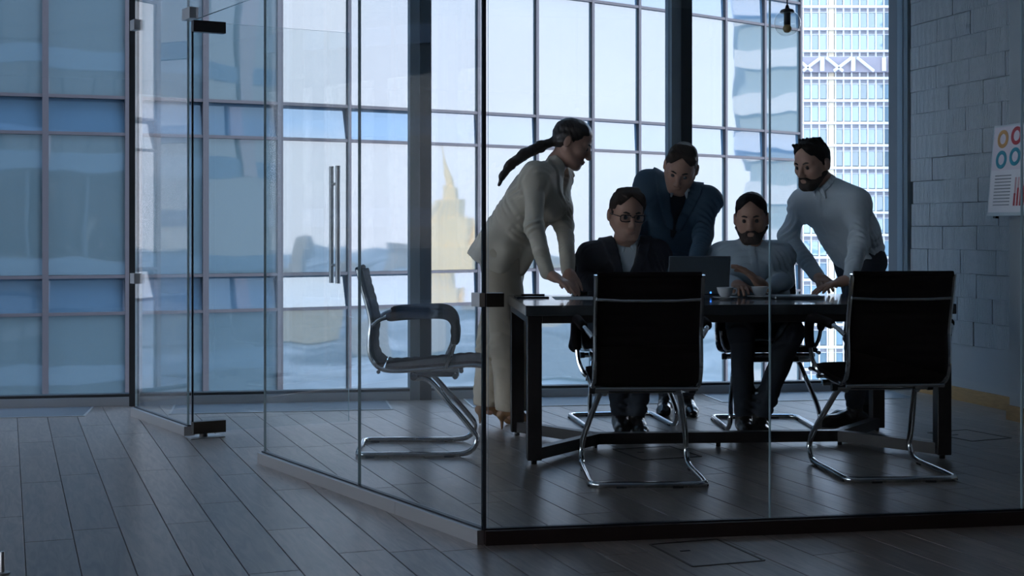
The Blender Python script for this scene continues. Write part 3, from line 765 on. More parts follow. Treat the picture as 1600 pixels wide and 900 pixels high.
spots = [((.585, 5.985), (-.03, 1), 'empty cantilever chair with its back to the front glass, opposite the man with glasses'),
         ((1.700, 6.115), (-.085, 1), 'empty cantilever chair at the corner of the table nearest the plaster pier'),
         ((-.755, 7.02), (1, .045), 'empty cantilever chair facing the short end of the table by the open glass door'),
         ((.575, 8.29), (.16, -1), 'cantilever chair under the seated man in the dark suit'),
         ((1.405, 8.18), (.03, -1), 'cantilever chair under the seated man in shirt sleeves')]
for i, (l_, f_, lab) in enumerate(spots): 
    o = chair0 if i == 0 else copy_tree(chair0)
    put_chair(o, l_, f_, lab); chairs.append(o)

# pendant lamp
M_bulbglass = glass_mat('clear globe', (0.97, .97, .96), .06)
M_bulb = mat('amber bulb', (0.55, 0.36, 0.14), .2, spec=.6)
lp = PX(1230, 36, 7.0); lr = .066
lamp = thing('pendant_lamp', lp, 0, 'clear glass globe pendant lamp with an amber bulb hanging over the table', 'lamp')
n = 14
LB().lathe([(max(.0005, lr*math.sin(math.pi*(1-k/n)*.93+.0)), -lr*math.cos(math.pi*k/n*.90) if k else -lr) for k in range(n+1)] if False else [(lr*math.sin(a), -lr*math.cos(a)) for a in [.02+(math.pi*.86)*k/16 for k in range(17)]], (0,0,0), 28).build('globe', M_bulbglass, lamp, 'all')
LB().lathe([(.034, .050), (.036, .058), (.030, .066), (.012, .072), (.006, .09)], (0,0,0), 20).build('cap', M_blackmetal, lamp, True)
LB().lathe([(.017, -.010), (.017, .052)], (0,0,0), 16).build('socket', M_blackmetal, lamp, True)
LB().lathe([(.002, -.050), (.014, -.046), (.021, -.034), (.022, -.024), (.015, -.010), (.013, -.004)], (0,0,0), 16).build('bulb', M_bulb, lamp, True)
LB().tube([(0, 0, .08), (0, 0, ZC-lp.z)], .0035, 8).build('cord', M_blackmetal, lamp, True)

# things on the table
def TP(x, y): # table-top point under a pixel
    Y = (CAMH-TH)*F/(y-HZ); return Vector(((x-CX)/F*Y, Y, TH))
M_china = mat('white china', (0.62, 0.64, 0.66), .25)
M_laptop = mat('grey laptop shell', (0.16, 0.19, 0.22), .35, .5)
M_screen = mat('laptop screen', (0.3, .35, .4), .3, emit=((0.45, 0.62, 0.85), .35))
M_led = mat('blue light', (0.05, 0.2, 0.9), .4, emit=((0.05, 0.25, 1.0), 2.5))
M_paper = mat('white paper', (0.62, 0.64, 0.66), .7)
M_phone = mat('black phone', (0.012, 0.012, 0.014), .2)
for (x, y, lab) in ((1133, 467.5, 'white cup on a saucer beside the laptop'), (1187, 466, 'white cup on a saucer in front of the raised hand')):
    p = TP(x, y); c = thing('coffee_cup', p+Vector((0, 0, .0105)), -.1, lab, 'cup', 'coffee cups')
    LB().lathe([(.020, 0), (.024, .003), (.034, .020), (.041, .040), (.0425, .050), (.040, .050), (.037, .038), (.030, .018), (.018, .006), (.001, .005)], (0,0,0), 28).build('bowl', M_china, c, True)
    LB().tube(smooth_path([(.036, 0, .042), (.054, 0, .043), (.058, 0, .030), (.050, 0, .018), (.035, 0, .017)], 4), .0042, 8).build('handle', M_china, c, True)
    LB().lathe([(.001, .038), (.0365, .038)], (0,0,0), 20).build('coffee', mat('coffee', (0.03, .015, .008), .1), c)
    s_ = LB().lathe([(.028, 0), (.030, .002), (.050, .005), (.064, .0105), (.0635, .0125), (.048, .0085), (.001, .006)], (0,0,0), 32).build('saucer', M_china, None, True); s_.location = p
    tag(s_, 'white saucer under the cup '+lab.split('saucer ')[1], 'saucer', 'coffee saucers')
# open laptop, its lid towards the glass
lpos = PX(1091, 458, 7.36); lpos.z = TH
lt = thing('open_laptop', lpos, math.radians(4), 'open grey laptop between the two seated men, lid towards the front glass', 'laptop')
LB().box((0, .115, .009), (.325, .225, .014), bev=.004).build('keyboard_base', M_laptop, lt)
Ml = Matrix.Rotation(math.radians(12), 4, 'X')
LB().box((0, -.02, .115), (.325, .007, .205), Ml, bev=.003).build('lid', M_laptop, lt)
LB().box((0, -.0155, .118), (.300, .002, .180), Ml).build('screen', M_screen, lt)
LB().tube([(-.13, .004, .016), (.13, .004, .016)], .006, 8).build('hinge', M_glide, lt)
LB().box((.065, -.003, .024), (.008, .004, .010)).build('status_light', M_led, lt)
p = TP(1243, 466.5); o = LB().box((0, 0, .009), (.25, .18, .016), bev=.004).build('closed_laptop', M_laptop, None); o.location = p; o.rotation_euler = (0, 0, .05); tag(o, 'thin closed grey laptop lying before the standing man in shirt sleeves', 'laptop')
p = TP(830, 464.5); t = thing('clipboard', p, .08, 'black clipboard with a pen lying at the table corner by the woman', 'clipboard')
LB().box((0, 0, .004), (.165, .22, .008), bev=.002).build('board', M_phone, t); LB().box((.0, .095, .011), (.06, .02, .006), bev=.002).build('clip', M_chrome, t); LB().tube([(-.05, .02, .0125), (.07, .0, .0125)], .0045, 8).build('pen', M_phone, t)
for (x, y, rz, lab) in ((897, 466, .03, 'white sheet of paper under the hands of the woman'), (967, 470, -.08, 'white sheet of paper in front of the man with glasses')):
    p = TP(x, y); o = LB().box((0, 0, .0008), (.21, .297, .0016)).build('paper_sheet', M_paper, None); o.location = p; o.rotation_euler = (0, 0, rz); tag(o, lab, 'paper', 'papers on the table')

# chart display on the pier, tipped a little towards the ceiling
M_bezel = mat('silver bezel', (0.50, 0.54, 0.56), .35, .5)
M_disp = mat('display white', (0.60, 0.60, 0.63), .4, emit=((0.8, .82, .9), .05))
M_disp2 = mat('display lilac', (0.54, 0.50, 0.56), .4, emit=((0.8, .75, .85), .05))
CH_ = {'orange': mat('chart orange', (0.70, 0.36, 0.12), .5), 'red': mat('chart red', (0.55, 0.06, 0.07), .5), 'teal': mat('chart teal', (0.04, 0.33, 0.42), .5), 'grey': mat('chart grey', (0.25, .27, .30), .5), 'pink': mat('chart pink', (0.62, .38, .40), .5)}
# local frame: x runs along the wall towards the camera, z up, y out of the wall
dsp = thing('chart_display', RW(1.50, .32, 1.43), rzr+math.pi, 'silver framed display with ring charts and red bars on the plaster pier', 'display')
dsp.rotation_mode = 'XYZ'
TW, THt = 1.0, .52
# after the half turn local -x points towards the camera; -y points into the room is handled by sign below
Mt = Matrix.Rotation(math.radians(5.5), 4, 'X')
def dquad(nm, x0, x1, z0, z1, d0, d1, m, par=dsp):
    b = LB(); b.box((0, 0, 0), (x1-x0, abs(d1-d0), z1-z0)); c = Vector((-(x0+x1)/2, (d0+d1)/2, (z0+z1)/2)); b.v = [Mt @ (v+c) for v in b.v]; return b.build(nm, m, par)
DS = -1.0
dquad('panel', 0, TW, -THt/2, THt/2, 0, -.04*DS, M_bezel)
dquad('screen', .015, TW-.015, -THt/2+.02, 0.0, -.041*DS, -.043*DS, M_disp)
dquad('screen_header', .015, TW-.015, 0.0, THt/2-.012, -.041*DS, -.043*DS, M_disp2)
def ring(cx, cz, r, w, m, nm='ring_chart', a0=0, a1=2*math.pi, n=28):
    b = LB(); vs_ = []
    for k in range(n+1):
        a = a0+(a1-a0)*k/n
        for q in (r, r-w): vs_.append(Mt @ Vector((-(cx+q*math.cos(a)), -.0455*DS, cz+q*math.sin(a))))
    fs = [(2*k, 2*k+1, 2*k+3, 2*k+2) for k in range(n)]
    vs2 = [v+Mt@Vector((0, .002*DS, 0)) for v in vs_]; N = len(vs_)
    fs = fs+[tuple(N+i for i in reversed(f)) for f in fs]+[(2*k, 2*k+2, N+2*k+2, N+2*k) for k in range(n)]+[(2*k+3, 2*k+1, N+2*k+1, N+2*k+3) for k in range(n)]
    b.add(vs_+vs2, fs); return b.build(nm, m, dsp)
ring(.105, .178, .052, .022, CH_['orange']); ring(.235, .190, .052, .022, CH_['red']); ring(.105, .060, .052, .022, CH_['teal']); ring(.235, .072, .052, .022, CH_['teal'])
ring(.46, .128, .105, .104, CH_['teal'], 'pie_chart')
for k in range(10): dquad('text_line', .06, .215, -.035-.0185*k, -.029-.0185*k, -.0435*DS, -.0455*DS, CH_['grey'])
for k, h in enumerate((.07, .10, .09, .11, .10, .12, .13, .09, .12, .14, .11, .15, .13)):
    dquad('bar', .255+.028*k, .270+.028*k, -.205, -.205+h, -.0435*DS, -.0455*DS, CH_['red']); dquad('bar_tip', .255+.028*k, .270+.028*k, -.205+h, -.045, -.0435*DS, -.0450*DS, CH_['pink'])
dquad('wall_bracket', .3, .7, -.12, .12, 0, .07*DS, M_blackmetal)
dquad('knob', .05, .075, -THt/2-.012, -THt/2, -.01*DS, -.03*DS, M_blackmetal)

# ------------------------------------------------------------------ people: smooth blended volumes turned into one surface
def V3(p): return np.array((p[0], p[1], p[2]), dtype=np.float64)
class Sdf:
    def __init__(s): s.ops = []
    def cone(s, a, b, ra, rb, k=.02, sub=False):
        a, b = V3(a), V3(b)
        lo = np.minimum(a-ra, b-rb); hi = np.maximum(a+ra, b+rb)
        def f(P):
            ba = b-a; L2 = ba@ba+1e-12; pa = P-a; t = np.clip((pa@ba)/L2, 0, 1)
            d = pa-t[..., None]*ba; return np.sqrt((d*d).sum(-1))-(ra+(rb-ra)*t)
        s.ops.append((f, lo, hi, k, sub)); return s
    def ell(s, c, r, M=None, k=.02, sub=False):
        c, r = V3(c), V3(r); M = np.eye(3) if M is None else np.array(M)      # columns of M: local axes in world
        ex = np.sqrt(((M*r)**2).sum(1)); rm = r.min()
        def f(P):
            q = (P-c)@M; a = np.sqrt(((q/r)**2).sum(-1)); b = np.sqrt(((q/(r*r))**2).sum(-1))+1e-9
            return a*(a-1)/b
        s.ops.append((f, c-ex, c+ex, k, sub)); return s
    def fun(s, f, lo, hi, k=.0, sub=False): s.ops.append((f, V3(lo), V3(hi), k, sub)); return s
    def mesh(s, name, m, h, post=None, keep=None):
        lo = np.min([o[1] for o in s.ops if not o[4]], axis=0)-.03; hi = np.max([o[2] for o in s.ops if not o[4]], axis=0)+.03
        n = np.ceil((hi-lo)/h).astype(int)+1
        D = np.full(n, .2, dtype=np.float32)
        def grid(i0, i1):
            ax = [lo[a]+h*np.arange(i0[a], i1[a]) for a in range(3)]
            return np.stack(np.meshgrid(*ax, indexing='ij'), -1)
        for f, l_, h_, k, sub in s.ops:
            mg = k+.022
            i0 = np.maximum(np.floor((l_-mg-lo)/h).astype(int), 0); i1 = np.minimum(np.ceil((h_+mg-lo)/h).astype(int)+1, n)
            if (i1 <= i0).any(): continue
            sl = tuple(slice(i0[a], i1[a]) for a in range(3)); d = f(grid(i0, i1)).astype(np.float32); C = D[sl]
            if sub:
                d = -d; kk = max(k, 1e-4); hh = np.maximum(kk-np.abs(C-d), 0)/kk; D[sl] = np.maximum(C, d)+hh*hh*kk/4
            else:
                kk = max(k, 1e-4); hh = np.maximum(kk-np.abs(C-d), 0)/kk; D[sl] = np.minimum(C, d)-hh*hh*kk/4
        if post is not None:
            near = np.abs(D) < .05
            idx = np.argwhere(near); P = lo+h*idx; D[near] = post(P, D[near])
        return net_mesh(D, lo, h, name, m)
def net_mesh(D, lo, h, name, m):
    ins = D < 0; n = np.array(D.shape)
    c = [ins[i:n[0]-1+i, j:n[1]-1+j, k:n[2]-1+k] for i in (0,1) for j in (0,1) for k in (0,1)]
    cnt = sum(x.astype(np.int8) for x in c); act = (cnt > 0) & (cnt < 8); cells = np.argwhere(act)
    ids = np.full(act.shape, -1, dtype=np.int64); ids[act] = np.arange(len(cells))
    off = np.array([(i,j,k) for i in (0,1) for j in (0,1) for k in (0,1)])
    vals = np.stack([D[tuple((cells+o).T)] for o in off], 1)
    acc = np.zeros((len(cells), 3)); w = np.zeros(len(cells))
    for a in range(8):
        for b in range(a+1, 8):
            if np.abs(off[a]-off[b]).sum() != 1: continue
            va, vb = vals[:, a], vals[:, b]; cr = (va < 0) != (vb < 0); t = np.where(cr, va/np.where(cr, va-vb, 1), 0)
            acc += np.where(cr[:, None], off[a]+t[:, None]*(off[b]-off[a]), 0); w += cr
    verts = lo+h*(cells+acc/w[:, None])
    faces = []
    for ax in range(3):
        sl0 = [slice(1, n[a]-1) for a in range(3)]; sl1 = list(sl0); sl0[ax] = slice(0, n[ax]-1); sl1[ax] = slice(1, n[ax])
        A, B = ins[tuple(sl0)], ins[tuple(sl1)]; e = np.argwhere(A != B)
        if len(e) == 0: continue
        flip = A[tuple(e.T)]
        base = e.copy(); o = [a for a in range(3) if a != ax]
        base[:, o[0]] += 1; base[:, o[1]] += 1
        q = []
        for du, dv in ((-1,-1),(0,-1),(0,0),(-1,0)):
            cc = base.copy(); cc[:, o[0]] += du; cc[:, o[1]] += dv; q.append(ids[tuple(cc.T)])
        q = np.stack(q, 1)
        if ax == 1: flip = ~flip
        q = np.where(flip[:, None], q, q[:, ::-1]); faces.append(q)
    Fc = np.concatenate(faces); Fc = Fc[(Fc >= 0).all(1)]
    me = bpy.data.meshes.new(name); me.vertices.add(len(verts)); me.vertices.foreach_set('co', verts.astype(np.float32).ravel())
    me.loops.add(Fc.size); me.loops.foreach_set('vertex_index', Fc.ravel().astype(np.int32))
    me.polygons.add(len(Fc)); me.polygons.foreach_set('loop_start', np.arange(0, Fc.size, 4, dtype=np.int32)); me.polygons.foreach_set('loop_total', np.full(len(Fc), 4, dtype=np.int32))
    me.polygons.foreach_set('use_smooth', np.ones(len(Fc), dtype=bool)); me.update(); me.validate()
    me.materials.append(m); return me
def put(me, name, root):
    o = bpy.data.objects.new(name, me); COL.objects.link(o); o.parent = root
    o.matrix_parent_inverse = Matrix.Translation(root.location).inverted(); return o
def lerp(a, b, t): return Vector(a)*(1-t)+Vector(b)*t
def folds(amp, f=1.0, seed=0.0):
    def g(P, d):
        x, y, z = P[:, 0]*f, P[:, 1]*f, P[:, 2]*f
        w = np.sin(31*z+14*x+seed+1.7*np.sin(23*y+9*z))+.7*np.sin(47*z-27*y+2*seed+1.3*np.sin(19*x))+.5*np.sin(70*x+33*z+seed)
        return d+amp*w*.5
    return g

def creases(base, spots):         # spots: (centre, axis, reach, amplitude, wavelength)
    def g(P, d):
        d = base(P, d)
        for i, (c, ax, rc, am, wl_) in enumerate(spots):
            q = P-V3(c); ax = V3(Vector(ax).normalized()); u = q@ax; per = np.sqrt(np.maximum((q*q).sum(1)-u*u, 0)); w = np.exp(-(u/rc)**2)*np.exp(-np.maximum(0, per-.14)**2/.002)
            ph = 2*np.pi*(u+.55*(q[:, 0]*(-1)**i-q[:, 1]))/wl_+1.8*np.sin(22*q[:, 0]+17*q[:, 2]+i)+1.4*np.sin(27*q[:, 1]-11*q[:, 2]+2*i)
            gate = np.clip(.45+.9*np.sin(19*q[:, 0]-13*q[:, 2]+3*i)*np.sin(23*q[:, 1]+15*q[:, 2]+1.7*i), 0, 1)
            d = d+am*w*gate*(1-np.abs(np.sin(ph/2))*2)*.85
        return d
    return g
def frame(fwd, up=(0,0,1)):       # columns: right, forward, up
    f = Vector(fwd).normalized(); r = f.cross(Vector(up)).normalized(); u = r.cross(f)
    return np.array([[r.x, f.x, u.x], [r.y, f.y, u.y], [r.z, f.z, u.z]])
class Head:
    def __init__(s, c, fwd, up, sc): s.c, s.M, s.s = V3(c), frame(fwd, up), sc
    def p(s, x, y, z): return s.c + s.M@(np.array((x, y, z))*s.s)
    def add(s, S, fem=False):
        k = s.s
        def E(c, r, kk=.02, sub=False): S.ell(s.p(*c), [q*k for q in r], s.M, kk*k, sub)
        def C(a, b, ra, rb, kk=.012, sub=False): S.cone(s.p(*a), s.p(*b), ra*k, rb*k, kk*k, sub)
        jw = .9 if fem else 1.0
        E((0, -.014, .036), (.073, .093, .080)); E((0, .028, .045), (.060, .056, .058), .03)
        E((0, -.012, -.004), (.071, .070, .052), .03)
        E((0, .036, -.022), (.058*jw, .052, .064), .03); E((0, .032, -.070), (.050*jw, .048, .038), .03)
        C((-.018*jw, .066, -.098), (.018*jw, .066, -.098), .016, .016, .03)
        for q in (-1, 1):
            C((q*.062*jw, -.002, -.045), (q*.024, .060, -.096), .017, .015, .03)
            E((q*.043, .054, -.022), (.020, .022, .018), .025)
            C((q*.046, .070, .018), (q*.014, .083, .014), .0085, .009, .016)
            E((q*.031, .094, -.001), (.016, .015, .010), k if False else .014, True)
            E((q*.031, .077, -.001), (.0135, .0125, .0105), .006)
            E((q*.0115, .100, -.040), (.0085, .010, .0075), .008)
            E((q*.0835, -.016, -.006), (.0085, .018, .031), .008); E((q*.094, -.010, -.004), (.005, .009, .016), .004, True)
        C((0, .086, .006), (0, .110, -.034), .0085, .0115, .014)
        E((0, .090, -.0625), (.021, .009, .0055), .007); E((0, .088, -.0735), (.018, .009, .0065), .007)
        C((-.018, .099, -.068), (.018, .099, -.068), .0012, .0012, .004, True)
    def hair(s, kind):
        S = Sdf(); k = s.s
        def E(c, r, kk=.02, sub=False): S.ell(s.p(*c), [q*k for q in r], s.M, kk*k, sub)
        def C(a, b, ra, rb, kk=.02, sub=False): S.cone(s.p(*a), s.p(*b), ra*k, rb*k, kk*k, sub)
        M, c = s.M, s.c
        if kind == 'woman':
            E((0, -.016, .036), (.078, .100, .087)); E((0, .022, .052), (.064, .062, .058), .03)
        else:
            E((0, -.018, .040), (.079, .096, .086)); E((0, .026, .060), (.064, .064, .054), .03)
        if kind == 'quiff':
            for x in (-.04, -.02, .0, .02, .04): C((x, .045, .098), (x*1.05, .072, .116), .017, .007, .012); C((x*1.1, .0, .112), (x*1.1, .012, .129), .018, .007, .012); C((x, -.04, .106), (x, -.042, .120), .018, .008, .012)
        if kind == 'swept':
            C((-.042, .045, .088), (.045, .055, .094), .018, .024, .03); C((-.040, 0, .106), (.035, .005, .110), .016, .020, .03); C((.056, .050, .074), (.068, .018, .052), .015, .012)
        if kind == 'short':
            E((0, .0, .062), (.070, .085, .068), .02)
        if kind == 'fringe':
            C((.045, .045, .088), (-.045, .058, .090), .016, .022, .03); C((.040, 0, .106), (-.035, .010, .110), .016, .020, .03); C((-.064, .035, .062), (-.074, .008, .022), .017, .011); C((-.05, .072, .070), (-.064, .05, .05), .014, .010)
        E((0, -.018, -.004), (.0760, .081, .060), .02)
        fz = .070 if kind == 'woman' else .064
        st = folds(.0022, 3.2, 1.0)
        def shape(P, d):              # hairline: forehead, temple, sideburn, round the ear, nape; the cap thins out towards it
            d = st(P, d); q = (P-c)@M/k; x, y, z = np.abs(q[:, 0]), q[:, 1], q[:, 2]
            zl = np.where(y > .05, .046+(y-.05)*(fz-.046)/.035, np.where(y > .018, .046-(.05-y)*2.2, -.024-(.018-y)*.62)); zl = zl+np.where(y > .018, np.maximum(0, .050-x)*.9, 0)
            e = (z-zl)*.75
            nd = np.maximum(d+.004*k*(1-np.clip(e/.024, 0, 1)), -e*k)
            return np.where((y < -.112) | (z < -.09), d, nd) if kind == 'woman' else nd
        if kind == 'woman':
            pts = s.tail; r = [.024, .031, .030, .026, .018, .008]
            for i in range(len(pts)-1): S.cone(pts[i], pts[i+1], r[i], r[i+1], .015)
        return S.mesh('hair', M_hair[kind], .0042, shape)
    def beard(s, m):
        S = Sdf(); k = s.s
        def E(c, r, kk=.02, sub=False): S.ell(s.p(*c), [q*k for q in r], s.M, kk*k, sub)
        def C(a, b, ra, rb, kk=.02, sub=False): S.cone(s.p(*a), s.p(*b), ra*k, rb*k, kk*k, sub)
        E((0, .033, -.072), (.053, .053, .041)); C((-.018, .067, -.100), (.018, .067, -.100), .019, .019, .03)
        for q in (-1, 1): C((q*.063, .002, -.045), (q*.024, .062, -.098), .020, .019, .03)
        for q in (-1, 1): C((q*.018, .092, -.056), (q*.028, .078, -.082), .007, .010, .012)
        C((-.016, .0945, -.0555), (.016, .0945, -.0555), .0058, .0058, .01)
        M, c = s.M, s.c
        def cut(P):
            q = (P-c)@M/k; return -np.maximum(q[..., 2]+.047-.25*np.maximum(0, np.abs(q[..., 0])-.03), -.012-q[..., 1])*k
        S.fun(cut, s.c-.3, s.c+.3, .006, True); E((0, .100, -.068), (.019, .016, .0115), .004, True)
        return S.mesh('beard', m, .0042, folds(.0012, 4, 2))

def hand(S, w, f, n, thumb, sc=1.08, curl=(.15, .25, .2), spread=.05):
    # wrist, finger direction, palm normal, thumb side (+1: along n x f)
    w, f, n = Vector(w), Vector(f).normalized(), Vector(n); n = (n-f*n.dot(f)).normalized(); sd = n.cross(f)*thumb
    kn = []
    for i, (o, fw) in enumerate(((.030, .088), (.0105, .094), (-.009, .090), (-.027, .080))):
        q = w+(f*fw+sd*o)*sc; kn.append(q); S.cone(w+(f*.012+sd*o*.55)*sc, q, .0155*sc, .0110*sc, .016)
    S.cone(w-f*.03, w+f*.03*sc, .026, .024*sc, .02)
    for i, q in enumerate(kn):
        L = [(.040, .025, .022), (.045, .028, .024), (.041, .027, .023), (.032, .020, .020)][i]; a = 0.0; p = q; r = .0098*sc
        d0 = (f+sd*spread*(1.5-i)).normalized()
        for j in range(3):
            a += curl[j]*(1+.12*i); d = d0*math.cos(a)+n*math.sin(a); e = p+d*L[j]*sc; r2 = r*.90; S.cone(p, e, r, r2, .004); p, r = e, r2
    t0 = w+(f*.022+sd*.026)*sc; t1 = w+(f*.052+sd*.056+n*.012)*sc; t2 = w+(f*.083+sd*.066+n*.016)*sc; t3 = w+(f*.108+sd*.066+n*.018)*sc
    S.cone(t0, t1, .0165*sc, .0125*sc, .014); S.cone(t1, t2, .0120*sc, .0105*sc, .005); S.cone(t2, t3, .0105*sc, .0085*sc, .004)

M_skin = mat('skin', (0.50, 0.29, 0.21), .5, spec=.4)
M_skin2 = mat('tanned skin', (0.42, 0.24, 0.17), .5, spec=.4)
M_hair = {'woman': mat('dark brown hair', (0.030, 0.020, 0.015), .42, bump=.3, bscale=90, bstretch=(1, 1, .2)), 'quiff': mat('black brown hair', (0.018, 0.014, 0.012), .72, spec=.25, bump=.4, bscale=120),
          'swept': mat('brown hair', (0.045, 0.030, 0.022), .72, spec=.25, bump=.4, bscale=110), 'short': mat('near black hair', (0.014, 0.012, 0.011), .72, spec=.25, bump=.4, bscale=130), 'fringe': mat('chestnut hair', (0.040, 0.026, 0.020), .72, spec=.25, bump=.4, bscale=110)}
M_beard = mat('dark beard', (0.040, 0.026, 0.020), .7, bump=.4, bscale=160)
M_eye = mat('eye', (0.05, 0.042, 0.04), .3)
M_brow = mat('eyebrow', (0.03, 0.022, 0.018), .7)
M_cream = mat('cream suit cloth', (0.58, 0.52, 0.42), .75, bump=.10, bscale=260)
M_creamp = mat('beige trouser cloth', (0.50, 0.43, 0.33), .75, bump=.10, bscale=260)
M_navy = mat('blue suit cloth', (0.050, 0.095, 0.145), .75, bump=.12, bscale=260)
M_black = mat('charcoal suit cloth', (0.022, 0.022, 0.030), .8, bump=.12, bscale=260)
M_lightshirt = mat('pale blue shirt cloth', (0.42, 0.50, 0.56), .8, bump=.08, bscale=240)
M_whiteshirt = mat('white shirt cloth', (0.56, 0.62, 0.66), .8, bump=.08, bscale=240)
M_denim = mat('dark navy trousers', (0.022, 0.030, 0.045), .8, bump=.12, bscale=260)
M_tie = mat('dark tie', (0.015, 0.018, 0.03), .6)
M_shoe = mat('black shoe leather', (0.014, 0.012, 0.012), .25)
M_boot = mat('tan boot leather', (0.28, 0.15, 0.07), .45)
M_belt = mat('belt leather', (0.02, 0.015, 0.012), .4)

def person(label, root_at, J, head, hair, skin, top, trousers, top_name, hem=.10, loose=.014, shirt=None, fem=False, shoe=M_shoe, vopen=None, beard=None, wide=0.0, seated=False, foldamp=.0028, hem_front=0.0, flap=None, collar=True, collar_m=None):
    root = thing('person', (root_at[0], root_at[1], 0), 0, label, 'person')
    P, Cc, N = J['pelvis'], J['chest'], J['neck']; body = Sdf()
    fw = J['front'].normalized()      # chest front direction
    cloth, shS, pants = Sdf(), Sdf(), Sdf()
    g = .90 if fem else 1.0
    waist = lerp(P, Cc, .45)+J.get('bend', Vector())
    def torso(S, off, k=.05, low=0.0):
        for sd in 'lr':
            hp, sh = J['hip_'+sd], J['sh_'+sd]
            c1 = lerp(Cc, sh, .48)+fw*.01; w1 = lerp(waist, lerp(hp, sh, .5), .50)
            S.cone(lerp(P, hp, .75), w1, .108*g+off, (.088 if fem else .102)+off, k); S.cone(w1, c1, (.088 if fem else .102)+off, .098*g+off, k)
            S.cone(c1, lerp(c1, sh, .98), .086*g+off, .066*g+off*1.1, k); S.cone(lerp(Cc, N, .75), sh, .050*g+off, .062*g+off, k)
            if fem: S.ell(lerp(c1, Cc, .25)+fw*.085-Vector((0,0,.06)), (.06+off,)*3, None, .05)
        S.cone(P, Cc+fw*.012, .112*g+off, .112*g+off, k)
    torso(body, -.012)
    body.cone(lerp(Cc, N, .6), N, .075*g, .058*g, .04)
    hb = head.p(0, -.028, -.055); body.cone(N, hb, .054*g, .050*g, .03); body.cone(lerp(N, hb, .3), head.p(0, .0, -.075), .050*g, .040*g, .03)
    head.add(body, fem)
    for sd in 'lr':
        S_, E_, W_ = J['sh_'+sd], J['el_'+sd], J['wr_'+sd]
        body.cone(S_, E_, .048*g, .040*g, .03); body.cone(E_, W_, .040*g, .027*g, .02)
        hf, hn, th, cu = J['hand_'+sd]; hand(body, W_+(Vector(hf).normalized())*.02, hf, hn, th, 1.08*(.93 if fem else 1.0), cu)
        H_, K_, A_ = J['hip_'+sd], J['kn_'+sd], J['an_'+sd]
        body.cone(H_, K_, .080*g, .052*g, .03); body.cone(K_, A_, .052*g, .036, .02); body.cone(A_, A_-Vector((0,0,.04)), .034, .032, .02)
    put(body.mesh('body', skin, .005), 'body', root)
    # eyes and brows
    for q in (-1, 1):
        e = MB(); c = Vector(head.p(q*.031, .0795, -.001)); r = .0115*head.s
        prof = [(r*math.sin(a), -r*math.cos(a)) for a in [.05+(math.pi-.1)*k/8 for k in range(9)]]; e.lathe(prof, c, 12); e.build('eye', M_eye, root, 'all')
        e = MB(); e.tube([Vector(head.p(q*.014, .0925, .0185)), Vector(head.p(q*.031, .0885, .0235)), Vector(head.p(q*.050, .0735, .0190))], [.0035*head.s, .0045*head.s, .002*head.s], 6); e.build('eyebrow', M_brow, root, True)
    # trousers
    wd = wide
    for sd in 'lr':
        H_, K_, A_ = J['hip_'+sd], J['kn_'+sd], J['an_'+sd]
        pants.cone(H_, K_, .096*g+.006+wd*.6, .067+wd, .045); pants.cone(K_, lerp(K_, A_, .97)-Vector((0,0,.0)), .067+wd, .052+wd*1.15, .03)
        pants.cone(lerp(P, H_, .8), lerp(P, H_, .8)+(Cc-P).normalized()*.09, .112*g, .104*g, .05)
        def flat(Pt, a=A_, z=A_.z-.035+wd*.6): return np.where((Pt[..., 0]-a.x)**2+(Pt[..., 1]-a.y)**2 < .02, Pt[..., 2]-z, 1.0)
        pants.fun(flat, A_-Vector((.16, .16, .3)), A_+Vector((.16, .16, .02)), .004, True)
    pants.cone(P, P+(Cc-P).normalized()*.09, .118*g, .108*g, .05)
    put(pants.mesh('trousers', trousers, .0075, creases(folds(foldamp*1.2, .8, 1.7), [(J['kn_'+q_], J['an_'+q_]-J['hip_'+q_], .12, .009, .06) for q_ in 'lr']+[(lerp(J['kn_'+q_], J['an_'+q_], .85), J['an_'+q_]-J['kn_'+q_], .08, .008, .045) for q_ in 'lr'])), 'trousers', root)
    # upper garment
    def upper(S, off, slv, cuff, hemv):
        torso(S, off)
        for sd in 'lr':
            S_, E_, W_ = J['sh_'+sd], J['el_'+sd], J['wr_'+sd]
            S.cone(S_, E_, .049*g+slv*.8, .041*g+slv*.7, .03); S.cone(E_, lerp(E_, W_, cuff), .041*g+slv*.7, .031*g+slv*.7, .03)
            H_ = J['hip_'+sd]
            if hemv > 0: S.cone(lerp(P, H_, .75), lerp(P, H_, .80)-(Cc-P).normalized()*hemv+fw*hem_front, .112*g+off, .110*g+off*1.3+.012, .04)
        S.cone(lerp(Cc, N, .5), N+(N-Cc).normalized()*.005, .078*g+off*.5, .060*g, .03)
    def neckcut(S, r=.050, dn=.0):
        ax = (Vector(hb)-N).normalized()
        S.cone(N-ax*dn+fw*.012, N+ax*.18+fw*.03, r, r*1.25, .006, True)
    def hemcut(S, hemv):
        up = (Cc-P).normalized()
        c = P-up*(hemv+.06)
        def f(Pt): return (Pt-V3(c))@V3(up)
        rr = .30
        S.fun(lambda Pt: np.maximum(f(Pt), np.sqrt(((Pt-V3(P))**2).sum(-1))-.42), P-Vector((.5,.5,.5)), P+Vector((.5,.5,.5)), .004, True)
    upper(cloth, loose, loose, .97 if shirt is None else .93, hem)
    if flap:
        for a, b_, ra, rb in flap: cloth.cone(a, b_, ra, rb, .04)
    if not seated: hemcut(cloth, hem)
    sp = [(waist, Cc-P, .13, .010, .055)]
    for sd in 'lr':
        S_, E_, W_ = J['sh_'+sd], J['el_'+sd], J['wr_'+sd]
        sp += [(E_, (W_-S_), .10, .011, .042), (lerp(E_, W_, .62), W_-E_, .06, .006, .033), (lerp(S_, E_, .15), E_-S_, .07, .006, .05)]
    post = creases(folds(foldamp, 1.0, .6), sp)
